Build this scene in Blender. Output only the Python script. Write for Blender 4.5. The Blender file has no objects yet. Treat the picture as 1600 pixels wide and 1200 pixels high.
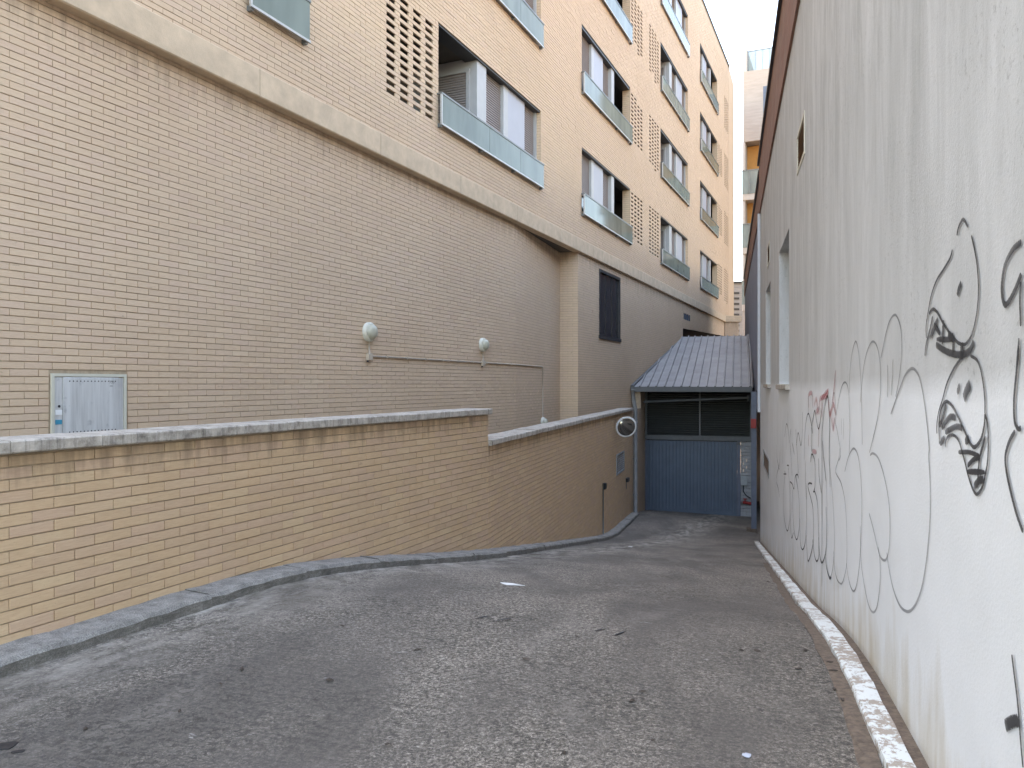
import bpy, math, random
import numpy as np
from mathutils import Vector

random.seed(7)
rng = np.random.default_rng(7)
SC = bpy.context.scene
COL = SC.collection

# ------------------------------------------------------------------ camera, sky, sun, exposure
cam_d = bpy.data.cameras.new('camera')
cam_d.sensor_width = 36.0
cam_d.lens = 27.0
cam_d.clip_end = 2000
cam = bpy.data.objects.new('camera', cam_d)
COL.objects.link(cam)
cam.location = (0, 0, 1.46)
cam.rotation_euler = (math.radians(90), 0, 0)
SC.camera = cam

SUN_EL, SUN_AZ = math.radians(55), math.radians(-66)     # azimuth from +Y, clockwise (negative = to the left)
W = bpy.data.worlds.new('World')
SC.world = W
W.use_nodes = True
nt = W.node_tree
nt.nodes.clear()
sky = nt.nodes.new('ShaderNodeTexSky')
sky.sky_type = 'NISHITA'
sky.sun_disc = False
sky.sun_elevation = SUN_EL
sky.sun_rotation = SUN_AZ
sky.air_density = 1.0
sky.dust_density = 1.5
sky.ozone_density = 0.6
bg = nt.nodes.new('ShaderNodeBackground')
bg.inputs[1].default_value = 0.15
wo = nt.nodes.new('ShaderNodeOutputWorld')
nt.links.new(sky.outputs[0], bg.inputs[0])
nt.links.new(bg.outputs[0], wo.inputs[0])

sun_d = bpy.data.lights.new('sun', 'SUN')
sun_d.energy = 2.0
sun_d.angle = math.radians(0.5)
sun_d.color = (1.0, 0.955, 0.88)
sun = bpy.data.objects.new('sun', sun_d)
COL.objects.link(sun)
sdir = Vector((math.sin(SUN_AZ) * math.cos(SUN_EL), math.cos(SUN_AZ) * math.cos(SUN_EL), math.sin(SUN_EL)))
sun.rotation_euler = sdir.to_track_quat('Z', 'Y').to_euler()
sun.location = (-20, -5, 40)

SC.view_settings.view_transform = 'Standard'
SC.view_settings.look = 'None'
SC.view_settings.gamma = 1.0
SC.view_settings.use_curve_mapping = False
SC.view_settings.exposure = 3.3
SC.view_settings.use_white_balance = True
SC.view_settings.white_balance_temperature = 8100
SC.view_settings.white_balance_tint = 10
SC.render.engine = 'CYCLES'
SC.cycles.use_denoising = True
SC.cycles.max_bounces = 10
SC.cycles.diffuse_bounces = 6
SC.cycles.transparent_max_bounces = 12
SC.cycles.sample_clamp_indirect = 10

# ------------------------------------------------------------------ frames (horizontal direction d, outward normal n)
class Frame:
    def __init__(s, d, n, off):
        s.d, s.n, s.off = d, n, off
        s.rot = math.atan2(d[1], d[0])
    def pt(s, a, o, z):
        k = s.off + o
        return (k * s.n[0] + a * s.d[0], k * s.n[1] + a * s.d[1], z)
    def along(s, x, y):
        return x * s.d[0] + y * s.d[1]

def unit(x, y):
    h = math.hypot(x, y)
    return (x / h, y / h)

dF = unit(535, 1200); nF = (dF[1], -dF[0])
dR = unit(338, 1200); nR = (-dR[1], dR[0])
d2 = unit(355, 1200); n2 = (d2[1], -d2[0])
dW2 = unit(0.325, 1.0); nW2 = (dW2[1], -dW2[0])
U = Frame(dF, nF, -6.145)            # upper facade of the apartment building
LW = Frame(dF, nF, -6.20)            # its lower wall, near part
PA = Frame(dF, nF, -3.945)           # near ramp wall
PB = Frame(d2, n2, -2.8377)          # far ramp wall
RW = Frame(dR, nR, -0.7227)          # rendered building on the right
XF, YF = 0.077, 15.4
FW2 = Frame(dW2, nW2, XF * nW2[0] + YF * nW2[1])
S_FOLD = LW.along(XF, YF)
A_FOLD = FW2.along(XF, YF)
A_CORNER = FW2.along(1.173, 18.77)
BC = (1.604, 18.69)                  # corner of the projecting base
S_BASE = U.along(*BC)
dRet = unit(BC[0] - 1.173, BC[1] - 18.77); nRet = (dRet[1], -dRet[0])
FRT = Frame(dRet, nRet, BC[0] * nRet[0] + BC[1] * nRet[1])
B_FOLD = PB.along(-.279, 9.06)
S_PEND = PA.along(-.279, 9.06)

# ------------------------------------------------------------------ materials
def mat(name):
    m = bpy.data.materials.new(name)
    m.use_nodes = True
    t = m.node_tree
    b = t.nodes['Principled BSDF']
    return m, t, b

def N(t, typ, **kw):
    n = t.nodes.new(typ)
    for k, v in kw.items():
        if k.startswith('i_'):
            n.inputs[int(k[2:])].default_value = v
        else:
            setattr(n, k, v)
    return n

def L(t, a, b):
    t.links.new(a, b)

def pos(t, scale=(1, 1, 1), rotz=0.0):
    g = N(t, 'ShaderNodeNewGeometry')
    mp = N(t, 'ShaderNodeMapping')
    mp.inputs['Scale'].default_value = scale
    if rotz:
        r = N(t, 'ShaderNodeVectorRotate', rotation_type='Z_AXIS')
        r.inputs['Angle'].default_value = rotz
        L(t, g.outputs['Position'], r.inputs['Vector'])
        L(t, r.outputs[0], mp.inputs['Vector'])
    else:
        L(t, g.outputs['Position'], mp.inputs['Vector'])
    return mp.outputs[0]

def noise(t, vec, scale, detail=4, rough=0.55, dist=0.0):
    n = N(t, 'ShaderNodeTexNoise')
    n.inputs['Scale'].default_value = scale
    n.inputs['Detail'].default_value = detail
    n.inputs['Roughness'].default_value = rough
    n.inputs['Distortion'].default_value = dist
    L(t, vec, n.inputs['Vector'])
    return n.outputs[0]

def ramp(t, fac, stops):
    r = N(t, 'ShaderNodeValToRGB')
    e = r.color_ramp.elements
    while len(e) < len(stops):
        e.new(0.5)
    for i, (p, c) in enumerate(stops):
        e[i].position = p
        e[i].color = (c, c, c, 1) if isinstance(c, (int, float)) else (*c, 1)
    L(t, fac, r.inputs[0])
    return r.outputs[0]

def mix(t, fac, a, b, mode='MIX'):
    m = N(t, 'ShaderNodeMix', data_type='RGBA', blend_type=mode)
    for sock, v in ((m.inputs[0], fac), (m.inputs[6], a), (m.inputs[7], b)):
        if isinstance(v, (int, float)):
            sock.default_value = v
        elif isinstance(v, tuple):
            sock.default_value = (*v, 1)
        else:
            L(t, v, sock)
    return m.outputs[2]

def math_(t, op, a, b=None, clamp=False):
    m = N(t, 'ShaderNodeMath', operation=op, use_clamp=clamp)
    for sock, v in ((m.inputs[0], a), (m.inputs[1], b)):
        if v is None:
            continue
        if isinstance(v, (int, float)):
            sock.default_value = v
        else:
            L(t, v, sock)
    return m.outputs[0]

def bump(t, b, h, strength, dist=0.01):
    n = N(t, 'ShaderNodeBump')
    n.inputs['Strength'].default_value = strength
    n.inputs['Distance'].default_value = dist
    L(t, h, n.inputs['Height'])
    L(t, n.outputs[0], b.inputs['Normal'])

def sepz(t):
    g = N(t, 'ShaderNodeNewGeometry')
    s = N(t, 'ShaderNodeSeparateXYZ')
    L(t, g.outputs['Position'], s.inputs[0])
    return s.outputs

def plain(name, col, rough=0.6, metal=0.0, var=0.12, scale=6.0, bmp=0.0, bscale=80.0):
    m, t, b = mat(name)
    p = pos(t)
    n = noise(t, p, scale, 5, 0.6)
    d = tuple(c * (1 - var) for c in col)
    u = tuple(min(1, c * (1 + var)) for c in col)
    L(t, ramp(t, n, [(0.3, d), (0.7, u)]), b.inputs['Base Color'])
    b.inputs['Roughness'].default_value = rough
    b.inputs['Metallic'].default_value = metal
    if bmp:
        bump(t, b, noise(t, p, bscale, 3), bmp)
    return m

def brick_material(name, tones, stain_shade_z=None, stain_shade=0.9, reach=0.32):
    m, t, b = mat(name)
    oi = N(t, 'ShaderNodeObjectInfo')
    ge = N(t, 'ShaderNodeNewGeometry')
    r = math_(t, 'FRACT', math_(t, 'ADD', oi.outputs['Random'], ge.outputs['Random Per Island']))
    k = len(tones)
    col = ramp(t, r, [(i / (k - 1), c) for i, c in enumerate(tones)])
    p = pos(t)
    big = noise(t, p, 0.55, 5, 0.6)
    col = mix(t, ramp(t, big, [(0.35, 0.0), (0.75, 0.30)]), col, (0.48, 0.335, 0.215), 'MIX')
    pz = pos(t, (3, 3, 1.0))
    st = noise(t, pos(t, (5, 5, 60)), 3.0, 3, 0.6)          # fine drawn lines of an extruded brick
    col = mix(t, 0.30, col, ramp(t, st, [(0.3, 0.35), (0.7, 0.65)]), 'OVERLAY')
    sp = noise(t, p, 90, 3, 0.7)
    col = mix(t, ramp(t, sp, [(0.62, 0.0), (0.75, 0.35)]), col, (0.22, 0.16, 0.11))
    # scattered scuffs
    sc = noise(t, pos(t, (1, 1, 2.2)), 6.5, 6, 0.7)
    col = mix(t, ramp(t, sc, [(0.66, 0.0), (0.72, 0.4)]), col, (0.24, 0.18, 0.13))
    if stain_shade_z is not None:
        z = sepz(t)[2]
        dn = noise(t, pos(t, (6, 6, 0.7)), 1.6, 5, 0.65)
        h = math_(t, 'DIVIDE', math_(t, 'SUBTRACT', stain_shade_z, z), reach)        # 0 at the coping, 1 well below
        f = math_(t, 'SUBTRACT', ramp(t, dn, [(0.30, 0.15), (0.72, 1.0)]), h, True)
        f = math_(t, 'MULTIPLY', f, math_(t, 'GREATER_THAN', stain_shade_z + 0.02, z))
        col = mix(t, math_(t, 'MULTIPLY', f, stain_shade, True), col, (0.13, 0.095, 0.065))  # stains under the copings, painted shade with stains under the cornice
    L(t, col, b.inputs['Base Color'])
    b.inputs['Roughness'].default_value = 0.78
    b.inputs['Specular IOR Level'].default_value = 0.25
    bump(t, b, math_(t, 'ADD', math_(t, 'MULTIPLY', st, 0.6), sp), 0.25, 0.004)
    return m

def stone_material():
    m, t, b = mat('kerb_granite')
    p = pos(t)
    n = noise(t, p, 8, 7, 0.75)
    c = ramp(t, n, [(0.32, (0.15, 0.142, 0.128)), (0.52, (0.27, 0.255, 0.23)), (0.7, (0.36, 0.34, 0.305))])
    sp = noise(t, p, 150, 3, 0.8)
    c = mix(t, 0.55, c, ramp(t, sp, [(0.38, 0.12), (0.62, 0.88)]), 'OVERLAY')
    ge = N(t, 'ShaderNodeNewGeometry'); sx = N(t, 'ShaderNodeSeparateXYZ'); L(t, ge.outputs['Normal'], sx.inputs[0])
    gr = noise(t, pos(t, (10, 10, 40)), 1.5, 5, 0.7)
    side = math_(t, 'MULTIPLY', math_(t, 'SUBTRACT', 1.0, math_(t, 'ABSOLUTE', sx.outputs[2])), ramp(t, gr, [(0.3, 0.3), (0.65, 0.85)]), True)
    c = mix(t, side, c, (0.075, 0.068, 0.055))          # blotchy darker tone on the kerb's upright faces
    L(t, c, b.inputs['Base Color'])
    b.inputs['Roughness'].default_value = 0.85
    bump(t, b, math_(t, 'ADD', n, math_(t, 'MULTIPLY', sp, 0.4)), 0.7, 0.012)
    return m

TONES = [(0.61, 0.425, 0.265), (0.64, 0.445, 0.275), (0.59, 0.41, 0.265), (0.61, 0.42, 0.29), (0.66, 0.475, 0.295)]
M = {}
TONES_U = [(0.60, 0.44, 0.305), (0.615, 0.45, 0.31), (0.585, 0.43, 0.30), (0.60, 0.435, 0.315), (0.625, 0.465, 0.32)]
M['brick'] = brick_material('facade_brick', TONES_U, 4.66, 0.55, 0.5)  # brown band under the cornice: shade painted into the brick, with some stains
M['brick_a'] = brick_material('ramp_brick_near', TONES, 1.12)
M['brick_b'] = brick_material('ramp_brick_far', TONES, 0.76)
M['mortar'] = plain('mortar', (0.36, 0.275, 0.19), 0.95, var=0.2, scale=20, bmp=0.3)
M['concrete_sill'] = plain('cornice_concrete', (0.56, 0.425, 0.29), 0.85, var=0.14, scale=5, bmp=0.3)
M['inside'] = plain('interior_render', (0.10, 0.083, 0.068), 0.9)
M['darkin'] = plain('dark_interior', (0.05, 0.045, 0.04), 0.9)
M['panel'] = plain('pale_panel', (0.33, 0.33, 0.37), 0.45, var=0.05, scale=2)
M['frame'] = plain('pale_frame', (0.38, 0.375, 0.37), 0.45, var=0.05)
M['shutter'] = plain('taupe_shutter', (0.27, 0.23, 0.21), 0.6, var=0.06)
M['rail'] = plain('grey_rail', (0.16, 0.17, 0.165), 0.4, 0.4)
M['rail_light'] = plain('light_rail', (0.42, 0.42, 0.40), 0.4, 0.2)
M['galv'] = plain('galvanised', (0.36, 0.38, 0.39), 0.5, 0.4, var=0.15)
M['pipe_grey'] = plain('grey_pipe', (0.19, 0.19, 0.185), 0.55)
M['black'] = plain('black_paint', (0.018, 0.018, 0.02), 0.5)
M['darkmetal'] = plain('dark_metal', (0.035, 0.034, 0.036), 0.45, 0.3, var=0.25, scale=9)
M['garage_grey'] = plain('grey_steel', (0.115, 0.12, 0.122), 0.55, 0.1)
M['louvre'] = plain('louvre_grey', (0.045, 0.048, 0.046), 0.6, 0.1)
M['door_blue'] = plain('blue_door', (0.10, 0.132, 0.175), 0.5, 0.05, var=0.10, scale=3, bmp=0.1)
M['post_blue'] = plain('blue_post', (0.12, 0.14, 0.185), 0.5)
M['white_block'] = plain('white_block', (0.36, 0.365, 0.37), 0.8, bmp=0.3)
M['red'] = plain('red_paint', (0.35, 0.03, 0.025), 0.5)
M['cream'] = plain('cream_plastic', (0.58, 0.55, 0.45), 0.4, var=0.06)
M['cream2'] = plain('cream_diffuser', (0.42, 0.40, 0.31), 0.35, var=0.06)
M['conduit'] = plain('buff_conduit', (0.46, 0.38, 0.29), 0.5)
M['stone'] = stone_material()
M['blue_wall'] = plain('blue_render', (0.23, 0.245, 0.305), 0.85, var=0.12, scale=2.0, bmp=0.3)
M['blue_trim'] = plain('pale_blue_trim', (0.56, 0.58, 0.61), 0.7, var=0.06)
M['orange'] = plain('orange_render', (0.42, 0.19, 0.05), 0.85, var=0.06)
M['white_far'] = plain('pale_far_render', (0.36, 0.325, 0.29), 0.85, var=0.05)
M['slab'] = plain('balcony_slab', (0.42, 0.38, 0.34), 0.85, var=0.06)
M['shutter_far'] = plain('blue_grey_shutter', (0.075, 0.09, 0.12), 0.6)
M['ochre'] = plain('ochre_render', (0.30, 0.25, 0.19), 0.85, var=0.06)
M['tiles'] = plain('clay_tiles', (0.24, 0.15, 0.11), 0.85, var=0.15)
M['wood'] = plain('brown_door', (0.20, 0.11, 0.05), 0.6)
M['paper'] = plain('paper', (0.72, 0.72, 0.70), 0.8, var=0.05)
M['leaf'] = plain('dry_leaf', (0.06, 0.045, 0.035), 0.8, var=0.3)
M['lid'] = plain('blue_grey_plastic', (0.45, 0.48, 0.55), 0.5)
M['tar'] = plain('black_tar', (0.02, 0.02, 0.022), 0.55)
M['sticker_blue'] = plain('blue_sticker', (0.03, 0.25, 0.36), 0.5, var=0.2, scale=40)
M['ink'] = plain('grey_ink', (0.16, 0.16, 0.16), 0.7)
M['soil'] = plain('brown_silt', (0.14, 0.105, 0.078), 0.95, var=0.35, scale=30, bmp=0.6)

def coping_material():
    m, t, b = mat('coping_concrete')
    p = pos(t)
    n = noise(t, p, 9, 8, 0.72)
    c = ramp(t, n, [(0.30, (0.18, 0.155, 0.125)), (0.48, (0.42, 0.375, 0.32)), (0.7, (0.60, 0.545, 0.475))])
    s = noise(t, pos(t, (12, 12, 1)), 3, 5, 0.7)
    c = mix(t, ramp(t, s, [(0.52, 0.0), (0.68, 0.65)]), c, (0.11, 0.10, 0.085))
    L(t, c, b.inputs['Base Color'])
    b.inputs['Roughness'].default_value = 0.9
    bump(t, b, noise(t, p, 70, 4, 0.7), 0.5)
    return m
M['coping'] = coping_material()

def cabinet_material():
    m, t, b = mat('cabinet_metal')
    st = noise(t, pos(t, (14, 14, 0.8)), 1.3, 5, 0.65)
    c = ramp(t, st, [(0.3, (0.44, 0.43, 0.41)), (0.55, (0.61, 0.60, 0.575)), (0.8, (0.67, 0.665, 0.645))])
    bl = noise(t, pos(t), 9, 4, 0.6)
    c = mix(t, ramp(t, bl, [(0.62, 0.0), (0.72, 0.5)]), c, (0.27, 0.27, 0.265))
    L(t, c, b.inputs['Base Color'])
    b.inputs['Roughness'].default_value = 0.5
    b.inputs['Metallic'].default_value = 0.15
    return m
M['cabinet'] = cabinet_material()

def glass_material(name, col, alpha, rough=0.06):
    m, t, b = mat(name)
    n = noise(t, pos(t, (1.5, 1.5, 0.5)), 1.4, 3)
    L(t, ramp(t, n, [(0.35, tuple(c * 0.85 for c in col)), (0.65, tuple(c * 1.12 for c in col))]), b.inputs['Base Color'])
    b.inputs['Roughness'].default_value = rough
    b.inputs['IOR'].default_value = 1.52
    b.inputs['Specular IOR Level'].default_value = 0.12
    b.inputs['Alpha'].default_value = alpha
    return m
M['glass'] = glass_material('greenish_glass', (0.205, 0.235, 0.195), 0.85)
M['glass_far'] = glass_material('far_glass', (0.25, 0.30, 0.29), 0.6)
M['mirror'] = plain('mirror_face', (0.24, 0.24, 0.235), 0.16, 1.0, var=0.03)
M['pane'] = plain('dark_pane', (0.02, 0.02, 0.025), 0.12, 0.0, var=0.3)

def road_material():
    m, t, b = mat('worn_concrete_road')
    g = math.atan2(dR[0], dR[1])
    p = pos(t)
    pr = pos(t, (1, 1, 1), g)                   # x across the alley, y along it
    prl = pos(t, (1.0, 0.45, 1), g)
    base = noise(t, p, 55, 6, 0.75)
    c = ramp(t, base, [(0.32, (0.060, 0.053, 0.043)), (0.50, (0.225, 0.198, 0.167)), (0.68, (0.44, 0.395, 0.335))])
    fine = noise(t, p, 190, 3, 0.8)
    c = mix(t, 0.75, c, ramp(t, fine, [(0.36, 0.06), (0.64, 0.94)]), 'OVERLAY')
    vg = N(t, 'ShaderNodeTexVoronoi'); vg.inputs['Scale'].default_value = 95; L(t, p, vg.inputs['Vector'])
    sv = N(t, 'ShaderNodeSeparateColor'); L(t, vg.outputs['Color'], sv.inputs[0])
    c = mix(t, 0.55, c, ramp(t, sv.outputs[0], [(0.05, 0.08), (0.95, 0.92)]), 'OVERLAY')      # exposed aggregate
    # broad worn and dirty areas, dragged along the lane
    br = noise(t, prl, 0.8, 5, 0.6, 0.8)
    c = mix(t, ramp(t, br, [(0.40, 0.0), (0.60, 0.80)]), c, (0.125, 0.111, 0.098))
    lt = noise(t, prl, 1.7, 6, 0.68, 0.4)
    c = mix(t, ramp(t, lt, [(0.55, 0.0), (0.72, 0.5)]), c, (0.34, 0.305, 0.265))
    # damp dark specks, denser in patches
    pm = noise(t, p, 0.8, 4, 0.6)
    vo = noise(t, p, 26, 6, 0.85, 0.5)
    sm = math_(t, 'MULTIPLY', ramp(t, pm, [(0.40, 0.0), (0.60, 1.0)]), ramp(t, vo, [(0.50, 0.0), (0.56, 1.0)]))
    c = mix(t, math_(t, 'MULTIPLY', sm, 0.75), c, (0.055, 0.052, 0.043))
    # lime residue and grey dirt along the left kerb
    ge = N(t, 'ShaderNodeNewGeometry'); dt = N(t, 'ShaderNodeVectorMath', operation='DOT_PRODUCT')
    L(t, ge.outputs['Position'], dt.inputs[0]); dt.inputs[1].default_value = (nF[0], nF[1], 0)
    ds = math_(t, 'ADD', dt.outputs['Value'], 3.945 - 0.22)
    near = math_(t, 'SUBTRACT', 1.0, math_(t, 'MULTIPLY', math_(t, 'ABSOLUTE', ds), 1.7), True)
    ln = noise(t, pos(t, (1, 0.45, 1), math.atan2(dF[0], dF[1])), 7.0, 7, 0.75)
    c = mix(t, math_(t, 'MULTIPLY', math_(t, 'MULTIPLY', ramp(t, ln, [(0.42, 0.0), (0.58, 1.0)]), near), 0.75), c, (0.50, 0.46, 0.40))
    ld = noise(t, pos(t, (1, 0.4, 1), math.atan2(dF[0], dF[1])), 4.0, 6, 0.7)
    c = mix(t, math_(t, 'MULTIPLY', math_(t, 'MULTIPLY', ramp(t, ld, [(0.46, 0.0), (0.60, 1.0)]), near), 0.8), c, (0.115, 0.10, 0.075))
    # rare pale scuffs
    ws = noise(t, pos(t, (1, 2.2, 1), g), 5.0, 6, 0.75)
    c = mix(t, ramp(t, ws, [(0.665, 0.0), (0.72, 0.75)]), c, (0.50, 0.48, 0.45))
    # transverse brushing of the concrete
    tb = noise(t, pos(t, (1.2, 26, 1), g), 2.2, 4, 0.7)
    c = mix(t, 0.22, c, ramp(t, tb, [(0.35, 0.25), (0.65, 0.75)]), 'OVERLAY')
    L(t, c, b.inputs['Base Color'])
    b.inputs['Roughness'].default_value = 0.88
    b.inputs['Specular IOR Level'].default_value = 0.3
    h = math_(t, 'ADD', math_(t, 'MULTIPLY', base, 1.0), math_(t, 'ADD', math_(t, 'MULTIPLY', fine, 0.5), math_(t, 'MULTIPLY', tb, 0.5)))
    bump(t, b, h, 0.8, 0.014)
    return m
M['road'] = road_material()

def render_wall_material():
    m, t, b = mat('white_rough_render')
    z = sepz(t)[2]
    p = pos(t)
    wn = noise(t, pos(t, (1, 1, 0.2)), 2.0, 3)
    base = ramp(t, noise(t, p, 1.1, 5, 0.6), [(0.35, (0.68, 0.695, 0.70)), (0.65, (0.75, 0.765, 0.775))])
    # old weathered coat above eye level, repainted below
    zz = math_(t, 'ADD', z, math_(t, 'MULTIPLY', math_(t, 'SUBTRACT', wn, 0.5), 0.12))
    old = ramp(t, math_(t, 'MULTIPLY', math_(t, 'SUBTRACT', zz, 1.40), 10.0, True), [(0.0, 0.0), (1.0, 1.0)])
    oldc = ramp(t, noise(t, pos(t, (2.2, 2.2, 0.55)), 1.0, 6, 0.65), [(0.3, (0.44, 0.445, 0.435)), (0.7, (0.60, 0.605, 0.60))])
    c = mix(t, old, base, oldc)
    s1 = noise(t, pos(t, (4.5, 4.5, 0.8)), 1.0, 9, 0.76, 1.6)
    s2 = noise(t, pos(t, (20, 20, 1.6)), 1.0, 6, 0.72, 0.5)
    hi = math_(t, 'MULTIPLY', math_(t, 'SUBTRACT', z, 1.2), 0.42, True)
    f = math_(t, 'MULTIPLY', ramp(t, s1, [(0.46, 0.0), (0.70, 1.0)]), hi)
    c = mix(t, math_(t, 'MULTIPLY', f, 0.55), c, (0.25, 0.248, 0.245))
    f2 = math_(t, 'MULTIPLY', ramp(t, s2, [(0.5, 0.0), (0.72, 1.0)]), hi)
    c = mix(t, math_(t, 'MULTIPLY', f2, 0.28), c, (0.24, 0.235, 0.225))
    # pitted dirt where the old coat is
    pit = noise(t, p, 38, 5, 0.8)
    pm = ramp(t, noise(t, p, 1.3, 4, 0.6), [(0.45, 0.15), (0.62, 1.0)])
    pf = math_(t, 'MULTIPLY', math_(t, 'MULTIPLY', ramp(t, pit, [(0.57, 0.0), (0.64, 1.0)]), pm), old)
    c = mix(t, math_(t, 'MULTIPLY', pf, 0.5), c, (0.17, 0.165, 0.155))
    # yellow-brown splash-back along the foot (the foot follows the ramp)
    g = N(t, 'ShaderNodeNewGeometry')
    dt = N(t, 'ShaderNodeVectorMath', operation='DOT_PRODUCT')
    L(t, g.outputs['Position'], dt.inputs[0])
    dt.inputs[1].default_value = (dR[0], dR[1], 0)
    foot = N(t, 'ShaderNodeMapRange')
    foot.inputs['From Min'].default_value = 4.4
    foot.inputs['From Max'].default_value = 19.0
    foot.inputs['To Min'].default_value = 0.0
    foot.inputs['To Max'].default_value = -2.35
    L(t, dt.outputs['Value'], foot.inputs['Value'])
    ab = math_(t, 'SUBTRACT', z, foot.outputs[0])
    fn = noise(t, pos(t, (5, 5, 1.2)), 1.2, 5, 0.6)
    ff = math_(t, 'SUBTRACT', ramp(t, fn, [(0.3, 0.25), (0.7, 1.0)]), math_(t, 'MULTIPLY', ab, 1.75), True)
    c = mix(t, math_(t, 'MULTIPLY', ff, 0.8), c, (0.42, 0.34, 0.21))
    L(t, c, b.inputs['Base Color'])
    b.inputs['Roughness'].default_value = 0.85
    b.inputs['Specular IOR Level'].default_value = 0.25
    bn = N(t, 'ShaderNodeTexVoronoi')
    bn.inputs['Scale'].default_value = 75
    L(t, p, bn.inputs['Vector'])
    bump(t, b, math_(t, 'ADD', math_(t, 'MULTIPLY', bn.outputs['Distance'], 0.4), noise(t, p, 90, 5, 0.75)), 0.30, 0.006)
    return m
M['render'] = render_wall_material()
M['niche'] = plain('niche_render', (0.42, 0.45, 0.475), 0.85, var=0.10, scale=3)

def band_material():
    m, t, b = mat('red_brick_band')
    s = noise(t, pos(t, (1.5, 1.5, 40)), 1.2, 4, 0.7)
    c = ramp(t, s, [(0.3, (0.15, 0.07, 0.048)), (0.7, (0.30, 0.15, 0.105))])
    n = noise(t, pos(t), 2.5, 5, 0.6)
    c = mix(t, ramp(t, n, [(0.4, 0.0), (0.7, 0.45)]), c, (0.25, 0.19, 0.165))
    L(t, c, b.inputs['Base Color'])
    b.inputs['Roughness'].default_value = 0.85
    return m
M['band'] = band_material()

def paint_kerb_material():
    m, t, b = mat('flaking_white_paint')
    p = pos(t)
    n = noise(t, p, 26, 7, 0.75)
    n2_ = noise(t, p, 4, 3, 0.6)
    f = ramp(t, math_(t, 'ADD', n, math_(t, 'MULTIPLY', math_(t, 'SUBTRACT', n2_, 0.5), 0.7)), [(0.49, 0.0), (0.55, 1.0)])
    c = mix(t, f, (0.68, 0.715, 0.70), (0.36, 0.31, 0.26))
    L(t, c, b.inputs['Base Color'])
    b.inputs['Roughness'].default_value = 0.8
    bump(t, b, n, 0.6, 0.01)
    return m
M['kerb_paint'] = paint_kerb_material()

def far_brick_material(name, a, b_, m_, scale):
    m, t, b = mat(name)
    n = noise(t, pos(t, (1, 1, 7)), scale, 4, 0.6)
    c = ramp(t, n, [(0.3, a), (0.7, b_)])
    L(t, c, b.inputs['Base Color'])
    b.inputs['Roughness'].default_value = 0.85
    return m
M['far_brick'] = far_brick_material('pale_far_brick', (0.27, 0.225, 0.19), (0.33, 0.28, 0.24), None, 1.5)
M['far_grey'] = far_brick_material('grey_far_brick', (0.20, 0.18, 0.165), (0.28, 0.255, 0.235), None, 1.5)

def roof_sheet_material():
    m, t, b = mat('grey_roof_sheet')
    n = noise(t, pos(t), 1.6, 6, 0.65)
    c = ramp(t, n, [(0.3, (0.23, 0.222, 0.218)), (0.7, (0.34, 0.33, 0.325))])
    s = noise(t, pos(t), 5.5, 5, 0.7)
    c = mix(t, ramp(t, s, [(0.66, 0.0), (0.72, 0.6)]), c, (0.10, 0.10, 0.105))
    L(t, c, b.inputs['Base Color'])
    b.inputs['Roughness'].default_value = 0.55
    b.inputs['Metallic'].default_value = 0.25
    return m
M['roof_sheet'] = roof_sheet_material()

def spray_material(name, col, amount):
    m, t, b = mat(name)
    b.inputs['Base Color'].default_value = (*col, 1)
    b.inputs['Roughness'].default_value = 0.7
    uv = N(t, 'ShaderNodeUVMap')
    s = N(t, 'ShaderNodeSeparateXYZ')
    L(t, uv.outputs[0], s.inputs[0])
    e = math_(t, 'ABSOLUTE', math_(t, 'SUBTRACT', math_(t, 'MULTIPLY', s.outputs[1], 2.0), 1.0))
    n = noise(t, pos(t), 160, 3, 0.8)
    w = noise(t, pos(t), 3.0, 3, 0.6)
    edge = math_(t, 'SUBTRACT', 1.25, math_(t, 'ADD', math_(t, 'MULTIPLY', e, 1.05), math_(t, 'MULTIPLY', math_(t, 'SUBTRACT', n, 0.5), 1.3)))
    a = math_(t, 'MULTIPLY', math_(t, 'MULTIPLY', edge, 2.2, True), ramp(t, w, [(0.3, amount * 0.7), (0.6, amount)]), True)
    L(t, a, b.inputs['Alpha'])
    return m
M['spray_black'] = spray_material('black_spray', (0.028, 0.028, 0.03), 0.93)
M['spray_grey'] = spray_material('thin_black_spray', (0.06, 0.06, 0.062), 0.52)
M['spray_mid'] = spray_material('mid_black_spray', (0.04, 0.04, 0.042), 0.95)
M['spray_red'] = spray_material('red_spray', (0.45, 0.05, 0.06), 0.42)

# ------------------------------------------------------------------ object helpers
def tag(o, label=None, cat=None, group=None, kind=None):
    if label: o['label'] = label
    if cat: o['category'] = cat
    if group: o['group'] = group
    if kind: o['kind'] = kind
    return o

ORIGIN = {}
def thing(name, label, cat, loc, group=None):
    o = bpy.data.objects.new(name, None)
    o.empty_display_size = 0.2
    COL.objects.link(o)
    o.location = loc
    ORIGIN[o.name] = Vector(loc)
    return tag(o, label, cat, group)

def link(name, me, parent=None):
    o = bpy.data.objects.new(name, me)
    COL.objects.link(o)
    if parent is not None:
        o.parent = parent
        ORIGIN[o.name] = ORIGIN[parent.name]
    else:
        ORIGIN[o.name] = Vector((0, 0, 0))
    return o

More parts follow.
